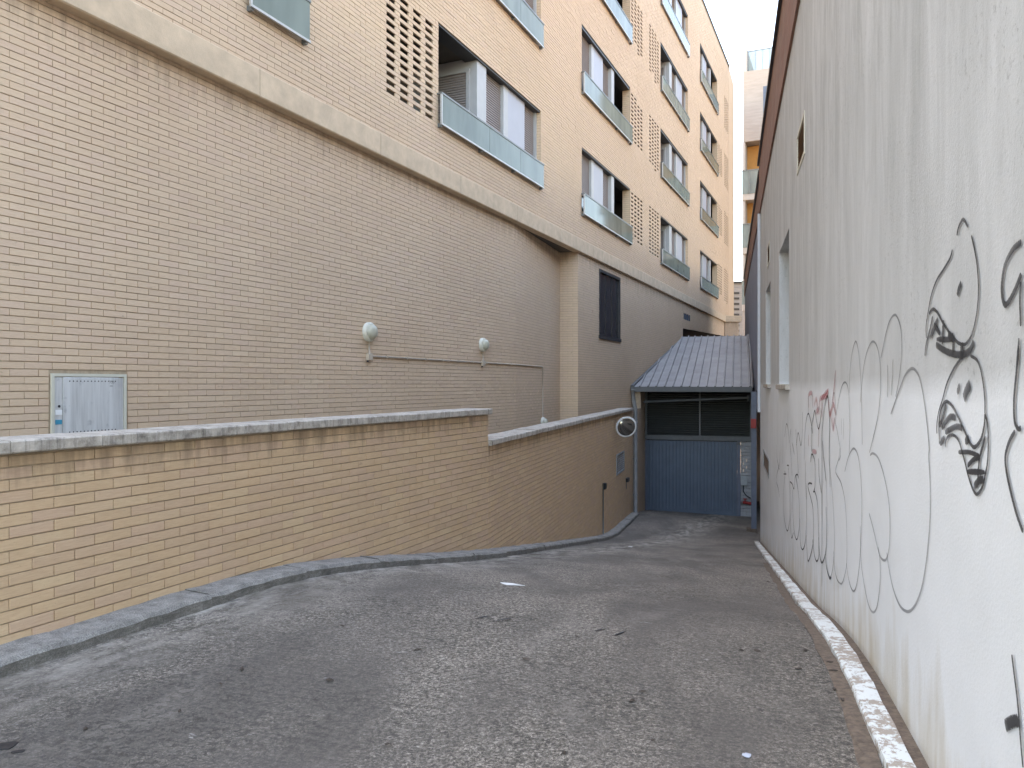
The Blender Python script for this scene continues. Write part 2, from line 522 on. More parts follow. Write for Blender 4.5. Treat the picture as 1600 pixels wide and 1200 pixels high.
class MB:
    def __init__(s):
        s.v, s.f, s.sm = [], [], []
    def quad(s, a, b, c, d):
        i = len(s.v); s.v += [a, b, c, d]; s.f.append((i, i + 1, i + 2, i + 3)); s.sm.append(False)
    def poly(s, pts):
        i = len(s.v); s.v += list(pts); s.f.append(tuple(range(i, i + len(pts)))); s.sm.append(False)
    def hexa(s, p):                                  # p: 8 points, bottom ring then top ring
        i = len(s.v); s.v += list(p)
        for q in ((0, 3, 2, 1), (4, 5, 6, 7), (0, 1, 5, 4), (1, 2, 6, 5), (2, 3, 7, 6), (3, 0, 4, 7)):
            s.f.append(tuple(i + k for k in q)); s.sm.append(False)
    def box(s, fr, a0, a1, o0, o1, z0, z1):
        s.hexa([fr.pt(a0, o0, z0), fr.pt(a1, o0, z0), fr.pt(a1, o1, z0), fr.pt(a0, o1, z0),
                fr.pt(a0, o0, z1), fr.pt(a1, o0, z1), fr.pt(a1, o1, z1), fr.pt(a0, o1, z1)])
    def bevbox(s, fr, a0, a1, o0, o1, z0, z1, c=0.006):
        """box whose front and top edges (towards o1) are chamfered"""
        prof = [(o0, z0), (o1 - c, z0), (o1, z0 + c), (o1, z1 - c), (o1 - c, z1), (o0, z1)]
        i = len(s.v)
        for a in (a0, a1):
            s.v += [fr.pt(a, o, z) for o, z in prof]
        k = len(prof)
        for j in range(k):
            s.f.append((i + j, i + (j + 1) % k, i + k + (j + 1) % k, i + k + j)); s.sm.append(False)
        s.f.append(tuple(range(i, i + k))); s.f.append(tuple(range(i + 2 * k - 1, i + k - 1, -1))); s.sm += [False, False]
    def tube(s, pts, r, n=8, caps=True):
        pts = [Vector(p) for p in pts]
        rings = []
        for k, p in enumerate(pts):
            if k == 0: d = pts[1] - p
            elif k == len(pts) - 1: d = p - pts[k - 1]
            else: d = (pts[k + 1] - p).normalized() + (p - pts[k - 1]).normalized()
            d.normalize()
            up = Vector((0, 0, 1)) if abs(d.z) < 0.9 else Vector((1, 0, 0))
            a = d.cross(up).normalized(); b = d.cross(a).normalized()
            i = len(s.v)
            s.v += [tuple(p + (a * math.cos(q) + b * math.sin(q)) * r) for q in [2 * math.pi * j / n for j in range(n)]]
            rings.append(i)
        for k in range(len(rings) - 1):
            for j in range(n):
                s.f.append((rings[k] + j, rings[k] + (j + 1) % n, rings[k + 1] + (j + 1) % n, rings[k + 1] + j)); s.sm.append(True)
        if caps:
            s.f.append(tuple(rings[0] + j for j in range(n))); s.f.append(tuple(rings[-1] + j for j in range(n))[::-1]); s.sm += [False, False]
    def lathe(s, c, axis, prof, n=24):
        """revolve (radius, height) pairs about axis from c"""
        c = Vector(c); ax = Vector(axis).normalized()
        up = Vector((0, 0, 1)) if abs(ax.z) < 0.9 else Vector((1, 0, 0))
        a = ax.cross(up).normalized(); b = ax.cross(a).normalized()
        rings = []
        for r, h in prof:
            i = len(s.v)
            s.v += [tuple(c + ax * h + (a * math.cos(q) + b * math.sin(q)) * r) for q in [2 * math.pi * j / n for j in range(n)]]
            rings.append(i)
        for k in range(len(rings) - 1):
            for j in range(n):
                s.f.append((rings[k] + j, rings[k] + (j + 1) % n, rings[k + 1] + (j + 1) % n, rings[k + 1] + j)); s.sm.append(True)
        s.f.append(tuple(rings[0] + j for j in range(n))); s.f.append(tuple(rings[-1] + j for j in range(n))); s.sm += [False, False]
    def build(s, name, m, parent=None):
        me = bpy.data.meshes.new(name)
        o0 = ORIGIN[parent.name] if parent is not None else Vector((0, 0, 0))
        me.from_pydata([(p[0] - o0.x, p[1] - o0.y, p[2] - o0.z) for p in s.v], [], s.f)
        me.polygons.foreach_set('use_smooth', s.sm)
        me.materials.append(m)
        me.update()
        return link(name, me, parent)

def project(p):
    if p[1] < 0.3: return None
    return (800 + 1200 * p[0] / p[1], 600 - 1200 * (p[2] - 1.46) / p[1])

# ------------------------------------------------------------------ brickwork
COURSE, BRICK, HEAD, BED = 0.061, 0.242, 0.005, 0.0075
def lay(fr, a0, a1, z0, z1, holes=(), zbot=None, shift=0.0, ztop=None, depth=0.02):
    """running bond on a frame: list of (frame, a0, a1, z0, z1, depth). holes: (a0,a1,z0,z1)"""
    out = []
    k0 = math.floor(z0 / COURSE); k1 = math.ceil(z1 / COURSE)
    for k in range(k0, k1):
        za, zb = k * COURSE, (k + 1) * COURSE - BED
        if za < z0 - 1e-4:
            za = z0
        if zb > z1: zb = z1
        if zb - za < 0.012: continue
        off = shift + (0.5 * BRICK if k % 2 else 0.0)
        j0 = math.floor((a0 - off) / BRICK)
        x = off + j0 * BRICK
        while x < a1:
            lo, hi = max(x, a0), min(x + BRICK - HEAD, a1)
            x += BRICK
            segs = [(lo, hi)]
            zm = 0.5 * (za + zb)
            for h in holes:
                if h[2] < zm < h[3]:
                    ns = []
                    for s0, s1 in segs:
                        if h[1] <= s0 or h[0] >= s1: ns.append((s0, s1)); continue
                        if s0 < h[0]: ns.append((s0, h[0]))
                        if s1 > h[1]: ns.append((h[1], s1))
                    segs = ns
            for s0, s1 in segs:
                if s1 - s0 < 0.015: continue
                zz = za
                if zbot is not None:
                    zz = max(za, zbot(0.5 * (s0 + s1)))
                    if zb - zz < 0.012: continue
                if ztop is not None and zz > ztop(0.5 * (s0 + s1)): continue
                out.append((fr, s0, s1, zz, zb, depth))
    return out

def bricks_mesh(name, bl, m, parent):
    n = len(bl)
    arr = np.zeros((n, 8, 3), dtype=np.float64)
    o0 = np.array(ORIGIN[parent.name])
    j = rng.normal(0, 0.0011, (n, 4))
    A = np.array([(b[1], b[2], b[3], b[4], b[5]) for b in bl])
    D = np.array([b[0].d for b in bl]); Nn = np.array([b[0].n for b in bl]); OF = np.array([b[0].off for b in bl])
    idx = 0
    for back in (1, 0):
        for (ai, zi) in ((0, 2), (1, 2), (1, 3), (0, 3)):
            a = A[:, ai]; z = A[:, zi]
            o = -A[:, 4] if back else (j[:, 0] + (j[:, 1] if ai else 0) + (j[:, 2] if zi == 3 else 0))
            k = OF + o
            arr[:, idx, 0] = k * Nn[:, 0] + a * D[:, 0]
            arr[:, idx, 1] = k * Nn[:, 1] + a * D[:, 1]
            arr[:, idx, 2] = z
            idx += 1
    arr -= o0
    F = np.array([(4, 5, 6, 7), (0, 1, 5, 4), (1, 2, 6, 5), (2, 3, 7, 6), (3, 0, 4, 7)])
    loops = (F[None] + (np.arange(n) * 8)[:, None, None]).reshape(-1)
    me = bpy.data.meshes.new(name)
    me.vertices.add(n * 8); me.vertices.foreach_set('co', arr.reshape(-1))
    me.loops.add(len(loops)); me.loops.foreach_set('vertex_index', loops.astype(np.int32))
    nf = n * 5
    me.polygons.add(nf)
    me.polygons.foreach_set('loop_start', (np.arange(nf) * 4).astype(np.int32))
    me.polygons.foreach_set('use_smooth', [False] * nf)
    me.materials.append(m)
    me.update(calc_edges=True); me.validate()
    o = link(name, me, parent)
    o['kind'] = 'stuff'
    return o

def single_brick_mesh(m):
    c = 0.0018
    l, h, d = BRICK - HEAD, COURSE - BED, 0.02
    v = []
    for y, k in ((d, 0), (0.002, 0), (0, c)):
        v += [(-l / 2 + k, y, -h / 2 + k), (l / 2 - k, y, -h / 2 + k), (l / 2 - k, y, h / 2 - k), (-l / 2 + k, y, h / 2 - k)]
    f = [(8, 9, 10, 11)]
    for r in (0, 4):
        for j in range(4):
            f.append((r + j, r + (j + 1) % 4, r + 4 + (j + 1) % 4, r + 4 + j))
    me = bpy.data.meshes.new('brick')
    me.from_pydata(v, [], f); me.materials.append(m); me.update()
    return me

def place_bricks(bl, m, parent, limit, minpx=9.0):
    """the bricks that show largest become parts, the rest one stuff mesh"""
    sc = []
    full = BRICK - HEAD - 1e-3
    for i, (fr, s0, s1, z0, z1, dp) in enumerate(bl):
        if dp > 0.05 or s1 - s0 < full or z1 - z0 < COURSE - BED - 1e-3: continue
        a, b = fr.pt(s0, 0, 0.5 * (z0 + z1)), fr.pt(s1, 0, 0.5 * (z0 + z1))
        p, q = project(a), project(b)
        if not p or not q or p[0] < 0 or q[0] > 1600 or not (0 < p[1] < 1200): continue
        w = q[0] - p[0]
        if w < minpx: continue
        sc.append((w * 1200 * COURSE / (0.5 * (a[1] + b[1])), i))
    sc.sort(reverse=True)
    pick = set(i for _, i in sc[:limit])
    me = single_brick_mesh(m)
    o0 = ORIGIN[parent.name]
    for i in pick:
        fr, s0, s1, z0, z1, dp = bl[i]
        c = Vector(fr.pt(0.5 * (s0 + s1), random.gauss(0.0, 0.0012), 0.5 * (z0 + z1)))
        o = bpy.data.objects.new('brick', me)
        COL.objects.link(o)
        o.parent = parent
        o.location = c - o0
        o.rotation_euler = (random.gauss(0, 0.006), 0, fr.rot + random.gauss(0, 0.004))
    rest = [b for i, b in enumerate(bl) if i not in pick]
    if rest:
        bricks_mesh('brickwork', rest, m, parent)

def wall_sheet(mb, fr, a0, a1, z0, z1, holes, o=-0.008):
    xs = sorted(set([a0, a1] + [min(max(h[i], a0), a1) for h in holes for i in (0, 1)]))
    zs = sorted(set([z0, z1] + [min(max(h[i], z0), z1) for h in holes for i in (2, 3)]))
    for i in range(len(xs) - 1):
        for j in range(len(zs) - 1):
            xa, xb, za, zb = xs[i], xs[i + 1], zs[j], zs[j + 1]
            if xb - xa < 1e-6 or zb - za < 1e-6: continue
            xm, zm = (xa + xb) / 2, (za + zb) / 2
            if any(h[0] < xm < h[1] and h[2] < zm < h[3] for h in holes): continue
            mb.quad(fr.pt(xa, o, za), fr.pt(xb, o, za), fr.pt(xb, o, zb), fr.pt(xa, o, zb))

# ------------------------------------------------------------------ ground
PL_T = [-6, 4.3, 5.0, 5.8, 6.8, 8.64, 12.5, 16.2, 17.5, 21.4, 24.5, 30]
PL_Z = [.06, .06, .035, -.06, -.25, -.56, -1.22, -1.84, -1.98, -2.14, -2.52, -2.56]
PR_T = [-6, 3.6, 4.6, 5.6, 6.8, 18.9, 21.4, 24.5, 30]
PR_Z = [0.0, 0.0, -.05, -.19, -.41, -2.26, -2.42, -2.58, -2.60]
def left_x(y):
    if y < 9.06: return (PA.off + 0.4072 * y) / 0.91334
    return -.279 + (y - 9.06) * d2[0] / d2[1]
def right_x(y):
    return (0.7227 + dR[0] * y) / dR[1]
def ground_z(x, y):
    t = x * dR[0] + y * dR[1]
    ts = np.array([t - 0.5, t - 0.25, t, t + 0.25, t + 0.5])
    zl = np.interp(ts, PL_T, PL_Z).mean(); zr = np.interp(ts, PR_T, PR_Z).mean()
    a, b = left_x(y), right_x(y)
    w = min(max((x - a) / (b - a), 0), 1)
    return float(zl + (zr - zl) * w)

def make_road():
    ys = np.arange(-6, 26.6, 0.12)
    K = 44
    verts, faces = [], []
    for y in ys:
        a, b = left_x(y) - 0.15, right_x(y) + 0.3
        if y > 20: b += 0.3
        for k in range(K + 1):
            x = a + (b - a) * k / K
            verts.append((x, float(y), ground_z(x, y) + 0.004 * math.sin(x * 3.1 + y * 2.3)))
    for i in range(len(ys) - 1):
        for k in range(K):
            p = i * (K + 1) + k
            faces.append((p, p + 1, p + K + 2, p + K + 1))
    me = bpy.data.meshes.new('ramp_road')
    me.from_pydata(verts, [], faces)
    me.polygons.foreach_set('use_smooth', [True] * len(faces))
    me.materials.append(M['road']); me.update()
    tag(link('ramp_road', me), kind='structure')
make_road()
mb = MB(); mb.quad((-40, -60, 0.0), (40, -60, 0.0), (40, -6, 0.055), (-40, -6, 0.055)); tag(mb.build('street', M['road']), kind='structure')
mb = MB(); mb.quad((-500, -500, -3.6), (500, -500, -3.6), (500, 500, -3.6), (-500, 500, -3.6)); tag(mb.build('ground', M['soil']), kind='structure')
mb = MB()
mb.poly([LW.pt(-8, 0.0, 0.25), PA.pt(-8, -0.2, 0.25), PA.pt(S_PEND, -0.2, 0.25), PB.pt(21.2, -0.2, 0.25), U.pt(23.4, 0, 0.25), U.pt(S_BASE, 0, 0.25), FW2.pt(A_CORNER, 0, 0.25), LW.pt(S_FOLD, 0, 0.25)])
tag(mb.build('raised_path', M['road']), kind='structure')

# left kerb: granite blocks following the two ramp walls
kerb = bpy.data.objects.new('kerb', None); COL.objects.link(kerb); ORIGIN['kerb'] = Vector((0, 0, 0)); kerb['kind'] = 'structure'
def kerb_block(fr, a0, a1, w0, w1, h=0.07):
    mb = MB()
    n = 8
    rows = []
    for i in range(n + 1):
        a = a0 + (a1 - a0) * i / n
        w = w0 + (w1 - w0) * i / n + random.uniform(-.012, .012)
        p = fr.pt(a, w, 0); g = ground_z(p[0], p[1])
        top = g + h + random.uniform(-.006, .005)
        rows.append([fr.pt(a, -0.02, g - 0.1), fr.pt(a, -0.02, top + 0.012), fr.pt(a, w - 0.022, top + 0.004), fr.pt(a, w, top - 0.018), fr.pt(a, w + 0.012, g - 0.1)])
    for i in range(n):
        for j in range(4):
            mb.quad(rows[i][j], rows[i][j + 1], rows[i + 1][j + 1], rows[i + 1][j])
    mb.poly(rows[0]); mb.poly(rows[-1][::-1])
    mb.build('kerb_stone', M['stone'], kerb)
a = -1.0
while a < S_PEND - 0.05:
    b = min(a + random.uniform(0.85, 1.05), S_PEND + 0.02)
    if S_PEND - b < 0.3: b = S_PEND + 0.02
    kerb_block(PA, a, b - 0.003, 0.225, 0.225)
    a = b
a = B_FOLD - 0.02
while a < 21.1:
    b = min(a + random.uniform(0.9, 1.1), 21.2)
    kerb_block(PB, a, b - 0.003, 0.20, 0.20, 0.075)
    a = b

# right kerb: low strip of flaking white paint, dirt gap behind, silt in front
def strip(fr, a0, a1, o0, o1, h0, h1, m, name, step=0.25, wob=0.006):
    mb = MB(); prev = None
    k = int((a1 - a0) / step)
    for i in range(k + 1):
        a = a0 + (a1 - a0) * i / k
        r = lambda: random.uniform(-wob, wob)
        pi, po = fr.pt(a, o0, 0), fr.pt(a, o1, 0)
        gi, go = ground_z(pi[0], pi[1]), ground_z(po[0], po[1])
        ring = [(pi[0], pi[1], gi - 0.1), fr.pt(a, o0 + r(), gi + h0), fr.pt(a, o1 - 0.008 + r(), go + h1), fr.pt(a, o1 + r(), go + h1 - 0.01), (po[0], po[1], go - 0.1)]
        if prev:
            for j in range(4): mb.quad(prev[j], prev[j + 1], ring[j + 1], ring[j])
        prev = ring
    o = mb.build(name, m)
    return o
tag(strip(RW, -1, 18.6, 0.055, 0.155, 0.045, 0.04, M['kerb_paint'], 'painted_kerb'), kind='structure')
tag(strip(RW, -1, 18.6, -0.02, 0.056, 0.030, 0.022, M['soil'], 'dirt_gutter'), kind='structure')
tag(strip(RW, -1, 12.0, 0.150, 0.235, 0.010, 0.005, M['soil'], 'silt_strip', wob=0.02), kind='stuff')

# ------------------------------------------------------------------ apartment building on the left
bld = thing('apartment_building', 'long beige brick apartment building with glass balconies above the ramp', 'building', U.pt(14, -4, 0.0))
ST = 3.0
Z_CORN0, Z_CORN1 = 4.67, 5.0
ROOF = 18.45
S_END = 42.4
# windows: (s0, s1, floors, type)  A = loggia and lattice on the near side, B = mirrored
WIN = [(10.86, 15.31, (0, 1), 'A'), (18.01, 22.5, (0, 1, 2), 'B'), (26.45, 31.25, (0, 1, 2, 3), 'A'), (33.92, 38.5, (0, 1, 2, 3), 'B')]
Z0, Z1 = 5.74, 7.34
holes = []
for s0, s1, fl, ty in WIN:
    for f in fl: holes.append((s0, s1, Z0 + f * ST, Z1 + f * ST))
# perforated brick lattices
LAT = []
def lattice(s, z0, z1, cols=4, skip=()):
    k0, k1 = round(z0 / COURSE), round(z1 / COURSE)
    for c in range(cols):
        a = s + c * 0.365
        ka = k0 + (0, 2, -2, 0)[c % 4] * random.choice((0, 1)); kb = k1 + (0, 0, -2, -2)[c % 4] * random.choice((0, 1))
        for k in range(ka, kb, 2):
            LAT.append((a, a + 0.24, k * COURSE - BED, (k + 1) * COURSE))
for f in (0, 1): lattice(9.35, 5.70 + f * ST, 7.25 + f * ST)
for f in (0, 1, 2): lattice(22.62, 5.86 + f * ST, 7.30 + f * ST)
for f in (0, 1, 2): lattice(24.85, 5.80 + f * ST, 7.36 + f * ST)
for f in (0, 1, 2): lattice(38.62, 5.95 + f * ST, 7.40 + f * ST)
for f in (0, 1, 2, 3): lattice(40.75, 5.78 + f * ST, 7.42 + f * ST)
VENT = (30.42, 31.62, 4.02, 4.27)
BWIN = (19.42, 21.41, 2.66, 4.50)
ztop_vis = lambda s: 4.6 + 0.50 * max(s, 0) + 0.6
upper_holes = holes + LAT
bl = lay(U, 2.6, S_END, Z_CORN1, ROOF - 0.15, upper_holes, ztop=ztop_vis, depth=0.026)
bl = [b if any(h[0] - 0.2 < b[2] and h[1] + 0.2 > b[1] and h[2] - 0.3 < b[4] and h[3] + 0.3 > b[3] for h in LAT) else b[:5] + (0.02,) for b in bl] if False else bl
lowb = lay(LW, 1.2, S_FOLD, 0.3, Z_CORN0, [(4.32, 5.09, 0.52, 1.57)])
lowb += lay(FW2, A_FOLD, A_CORNER, 0.3, Z_CORN0)
lowb += lay(FRT, FRT.along(1.173, 18.77), FRT.along(*BC), 0.3, Z_CORN0, shift=0.1)
lowb += lay(U, S_BASE, 30.24, 0.2, Z_CORN0, [BWIN])
LINTEL = lambda a: 3.64 + 0.0285 * (a - 30.24)
lowb += lay(U, 30.24, 40.9, 3.60, Z_CORN0, [VENT], zbot=LINTEL)
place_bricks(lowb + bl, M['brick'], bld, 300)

mb = MB()
wall_sheet(mb, U, -3, S_END, Z_CORN1 - 0.2, ROOF, upper_holes)
wall_sheet(mb, LW, -3, S_FOLD, -0.5, Z_CORN0 + 0.02, [])
wall_sheet(mb, FW2, A_FOLD, A_CORNER, -0.5, Z_CORN0 + 0.02, [])
wall_sheet(mb, FRT, FRT.along(1.173, 18.77), FRT.along(*BC), -0.5, Z_CORN0 + 0.02, [])
wall_sheet(mb, U, S_BASE, 30.24, -3.0, Z_CORN0 + 0.02, [BWIN])
wall_sheet(mb, U, 30.24, 40.9, 3.96, Z_CORN0 + 0.02, [VENT])
mb.quad(U.pt(30.24, -.008, LINTEL(30.24)), U.pt(40.9, -.008, LINTEL(40.9)), U.pt(40.9, -.008, 3.96), U.pt(30.24, -.008, 3.96))
mb.build('wall', M['mortar'], bld)

mb = MB()
# blank faces: soffit above the recess, lintel underside, far end, roof, back
C1 = U.pt(S_END, 0, 0); C2 = (C1[0] + 0.95, C1[1] + 2.4, 0)
up = lambda p, z: (p[0], p[1], z)
mb.quad(up(C1, Z_CORN1 - .2), up(C2, Z_CORN1 - .2), up(C2, ROOF), up(C1, ROOF))
mb.quad(up(C2, -3), up(U.pt(S_END + 3, -14, 0), -3), up(U.pt(S_END + 3, -14, 0), ROOF), up(C2, ROOF))
mb.quad(U.pt(-3, -14, -3), U.pt(S_END + 3, -14, -3), U.pt(S_END + 3, -14, ROOF), U.pt(-3, -14, ROOF))
mb.quad(U.pt(-3, 0, -3), U.pt(-3, -14, -3), U.pt(-3, -14, ROOF), U.pt(-3, 0, ROOF))
mb.poly([U.pt(-3, 0, ROOF - .02), up(C1, ROOF - .02), up(C2, ROOF - .02), U.pt(S_END + 3, -14, ROOF - .02), U.pt(-3, -14, ROOF - .02)])
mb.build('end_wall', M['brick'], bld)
mb = MB()
mb.poly([U.pt(S_FOLD - 0.5, 0.0, Z_CORN0 + .006), U.pt(S_BASE + 0.05, 0.0, Z_CORN0 + .006), U.pt(S_BASE + 0.05, -1.2, Z_CORN0 + .006), U.pt(S_FOLD - 0.5, -1.2, Z_CORN0 + .006)])
mb.build('soffit', M['inside'], bld)
# cornice in cast lengths
a = -2.9
while a < S_END - 1:
    b = min(a + 2.4, S_END + 0.02)
    mb = MB(); mb.bevbox(U, a, b - 0.008, -0.10, 0.075, Z_CORN0, Z_CORN1 - 0.01, 0.012)
    mb.build('cornice_block', M['concrete_sill'], bld)
    a = b
mb = MB(); mb.box(U, -3, S_END + 0.04, -0.3, 0.03, ROOF, ROOF + 0.09); mb.build('roof_coping', M['darkmetal'], bld)
# base pier beyond the passage, facing the camera, with its own cornice
PIERF = Frame((1, 0), (0, -1), -39.75)
mb = MB(); mb.box(PIERF, 11.02, 11.72, -1.0, 0.0, -3, Z_CORN0); mb.build('pier', M['mortar'], bld)
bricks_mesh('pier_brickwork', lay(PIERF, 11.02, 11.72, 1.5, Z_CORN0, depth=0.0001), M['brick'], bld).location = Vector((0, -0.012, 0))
mb = MB(); mb.bevbox(PIERF, 10.95, 11.86, -1.3, 0.07, Z_CORN0, Z_CORN1 - 0.01, 0.012); mb.build('cornice_block', M['concrete_sill'], bld)

# lower tall dark window
mb = MB()
s0, s1, z0, z1 = BWIN
mb.box(U, s0, s0 + .07, -.10, .012, z0, z1); mb.box(U, s1 - .07, s1, -.10, .012, z0, z1)
mb.box(U, s0 + .07, s1 - .07, -.10, .012, z1 - .07, z1); mb.box(U, s0 - .03, s1 + .03, -.10, .035, z0, z0 + .09)
w = mb.build('window', M['darkmetal'], bld)
mb = MB(); k = 6
for i in range(k):
    a = s0 + .07 + (s1 - s0 - .14) * i / k; b = s0 + .07 + (s1 - s0 - .14) * (i + 1) / k
    mb.box(U, a + .01, b - .01, -.08, -.035 - 0.012 * (i % 2), z0 + .09, z1 - .07)
mb.quad(U.pt(s0 + .07, -.075, z0 + .09), U.pt(s1 - .07, -.075, z0 + .09), U.pt(s1 - .07, -.075, z1 - .07), U.pt(s0 + .07, -.075, z1 - .07))
mb.build('pane', M['pane'], w)
# louvred vent above the passage
mb = MB(); v = VENT
for i in range(5):
    z = v[2] + 0.05 * i
    mb.hexa([U.pt(v[0], -.06, z), U.pt(v[1], -.06, z), U.pt(v[1], -.012, z - .0), U.pt(v[0], -.012, z - .0), U.pt(v[0], -.06, z + .03), U.pt(v[1], -.06, z + .03), U.pt(v[1], -.03, z + .03), U.pt(v[0], -.03, z + .03)])
for i in range(4):
    a = v[0] + (v[1] - v[0]) * i / 3
    mb.box(U, a - .02, a + .02, -.02, .012, v[2], v[3])
mb.build('vent_grille', M['shutter_far'], bld)
mb = MB(); mb.quad(U.pt(v[0], -.07, v[2]), U.pt(v[1], -.07, v[2]), U.pt(v[1], -.07, v[3]), U.pt(v[0], -.07, v[3])); mb.build('vent_back', M['black'], bld)
# passage under the far end of the building
mb = MB()
pa = (30.24, 40.9)
mb.quad(U.pt(pa[0], -3.5, 1.0), U.pt(pa[1], -3.5, 1.0), U.pt(pa[1], -3.5, 4.6), U.pt(pa[0], -3.5, 4.6))
mb.quad(U.pt(pa[0], 0, 1.0), U.pt(pa[0], -3.5, 1.0), U.pt(pa[0], -3.5, 4.6), U.pt(pa[0], 0, 4.6))
mb.quad(U.pt(pa[1], 0, 1.0), U.pt(pa[1], -3.5, 1.0), U.pt(pa[1], -3.5, 4.6), U.pt(pa[1], 0, 4.6))
mb.quad(U.pt(pa[0], -.01, 3.645), U.pt(pa[1], -.01, 3.95), U.pt(pa[1], -3.5, 3.95), U.pt(pa[0], -3.5, 3.645))
mb.quad(U.pt(pa[0], 0.0, 2.0), U.pt(pa[1], 0.0, 2.0), U.pt(pa[1], -3.5, 2.0), U.pt(pa[0], -3.5, 2.0))
mb.build('passage', M['inside'], bld)

def shutter(fr, a0, a1, z0, z1, o, parent, gap=0.0):
    mb = MB(); z = z0 + gap
    while z < z1 - 0.01:
        zt = min(z + 0.045, z1)
        mb.quad(fr.pt(a0, o - .012, z), fr.pt(a1, o - .012, z), fr.pt(a1, o + .010, z + .010), fr.pt(a0, o + .010, z + .010))
        mb.quad(fr.pt(a0, o + .010, z + .010), fr.pt(a1, o + .010, z + .010), fr.pt(a1, o - .004, zt), fr.pt(a0, o - .004, zt))
        z = zt
    return mb.build('roller_shutter', M['shutter'], parent)

def window_bay(s0, s1, f, ty):
    z0, z1 = Z0 + f * ST, Z1 + f * ST
    wd = s1 - s0; k = wd / 4.45
    S = (lambda u: s0 + u * k) if ty == 'A' else (lambda u: s1 - u * k)
    def bx(mb, u0, u1, o0, o1, za, zb):
        a, b = sorted((S(u0), S(u1))); mb.box(U, a, b, o0, o1, za, zb)
    # window proper: posts and dark glazing behind
    if ty == 'A': post, sh1, pan, mul, sh2 = (1.5, 1.88), (1.88, 2.72), (2.93, 3.77), (2.72, 2.93), (3.77, 4.40)
    else: post, sh1, pan, mul, sh2 = (1.5, 1.76), (1.76, 2.42), (2.42, 3.22), (3.22, 3.42), (3.42, 4.40)
    mb = MB()
    bx(mb, *post, -1.4, -.055, z0, z1); bx(mb, *mul, -.3, -.09, z0, z1); bx(mb, 4.40, 4.45, -.2, -.10, z0, z1)
    bx(mb, post[1], 4.40, -.3, -.115, z1 - .05, z1)
    w = mb.build('window', M['frame'], bld)
    mb = MB(); bx(mb, *pan, -.25, -.095, z0, z1 - .05); mb.build('infill_panel', M['panel'], w)
    g1 = random.choice((0.0, 0.0, 0.35, 0.6)); g2 = random.choice((0.0, 0.0, 0.0, 0.5))
    for q, g in ((sh1, g1), (sh2, g2)):
        a, b = sorted((S(q[0]), S(q[1]))); shutter(U, a, b, z0, z1 - .05, -.16, w, g)
        mb = MB(); bx(mb, *q, -.30, -.20, z0, z1 - .05); mb.build('pane', M['pane'], w)
    # loggia room behind the open end and the lattice
    mb = MB(); lat = -1.62
    P = lambda u, o, z: U.pt(S(u), o, z)
    mb.quad(P(lat, -1.5, z0), P(1.5, -1.5, z0), P(1.5, -1.5, z1), P(lat, -1.5, z1))
    mb.quad(P(lat, -.11, z0 - .3), P(lat, -1.5, z0 - .3), P(lat, -1.5, z1 + .3), P(lat, -.11, z1 + .3))
    mb.quad(P(lat, -.11, z1 + .012), P(4.45, -.11, z1 + .012), P(4.45, -1.5, z1 + .012), P(lat, -1.5, z1 + .012))
    mb.quad(P(lat, -.11, z0 - .006), P(4.45, -.11, z0 - .006), P(4.45, -1.5, z0 - .006), P(lat, -1.5, z0 - .006))
    mb.build('loggia', M['darkin'] if ty == 'B' else M['inside'], bld)
    if ty == 'A':
        fr = Frame((-nF[0], -nF[1]), (-dF[0], -dF[1]), -(S(1.5) - 0.02))
        # side wall of the loggia: its shuttered window faces back along the alley
        ao = -(U.off)
        mb = MB(); mb.box(fr, ao + .19, ao + 1.22, -.02, .02, z1 - .25, z1 - .19); w2 = mb.build('window', M['frame'], bld)
        for a in (ao + .20, ao + 1.15): mb = MB(); mb.box(fr, a, a + .06, -.02, .02, z0, z1 - .252); mb.build('window_frame', M['frame'], w2)
        shutter(fr, ao + .26, ao + 1.15, z0, z1 - .25, .0, w2, .25)
    # jamb of half bricks at the window end, and brick pier at the loggia end
    for u, sg in ((4.45, 1), (0, -1)):
        d = 0.115 if sg > 0 else 0.24
        a = S(u)
        jf = Frame((nF[0], nF[1]), ((-dF[0], -dF[1]) if (sg > 0) == (ty == 'A') else (dF[0], dF[1])), 0)
        jf.off = (-a if (sg > 0) == (ty == 'A') else a)
        jb = lay(jf, U.off - d, U.off - .012, z0, z1, depth=0.002)
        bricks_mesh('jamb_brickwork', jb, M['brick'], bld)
        mb = MB(); mb.quad(jf.pt(U.off - d, -.006, z0), jf.pt(U.off - .004, -.006, z0), jf.pt(U.off - .004, -.006, z1), jf.pt(U.off - d, -.006, z1)); mb.build('jamb', M['mortar'], bld)
    mb = MB(); mb.box(U, s0 + .002, s1 - .002, -.3, -.004, z1, z1 + .008); mb.box(U, s0 + .002, s1 - .002, -.3, -.02, z1 - .055, z1 - .002); mb.build('lintel', M['darkmetal'], bld)
    balustrade(s0 - .04, s1 - .04, z0 - .09, z0 + .40)

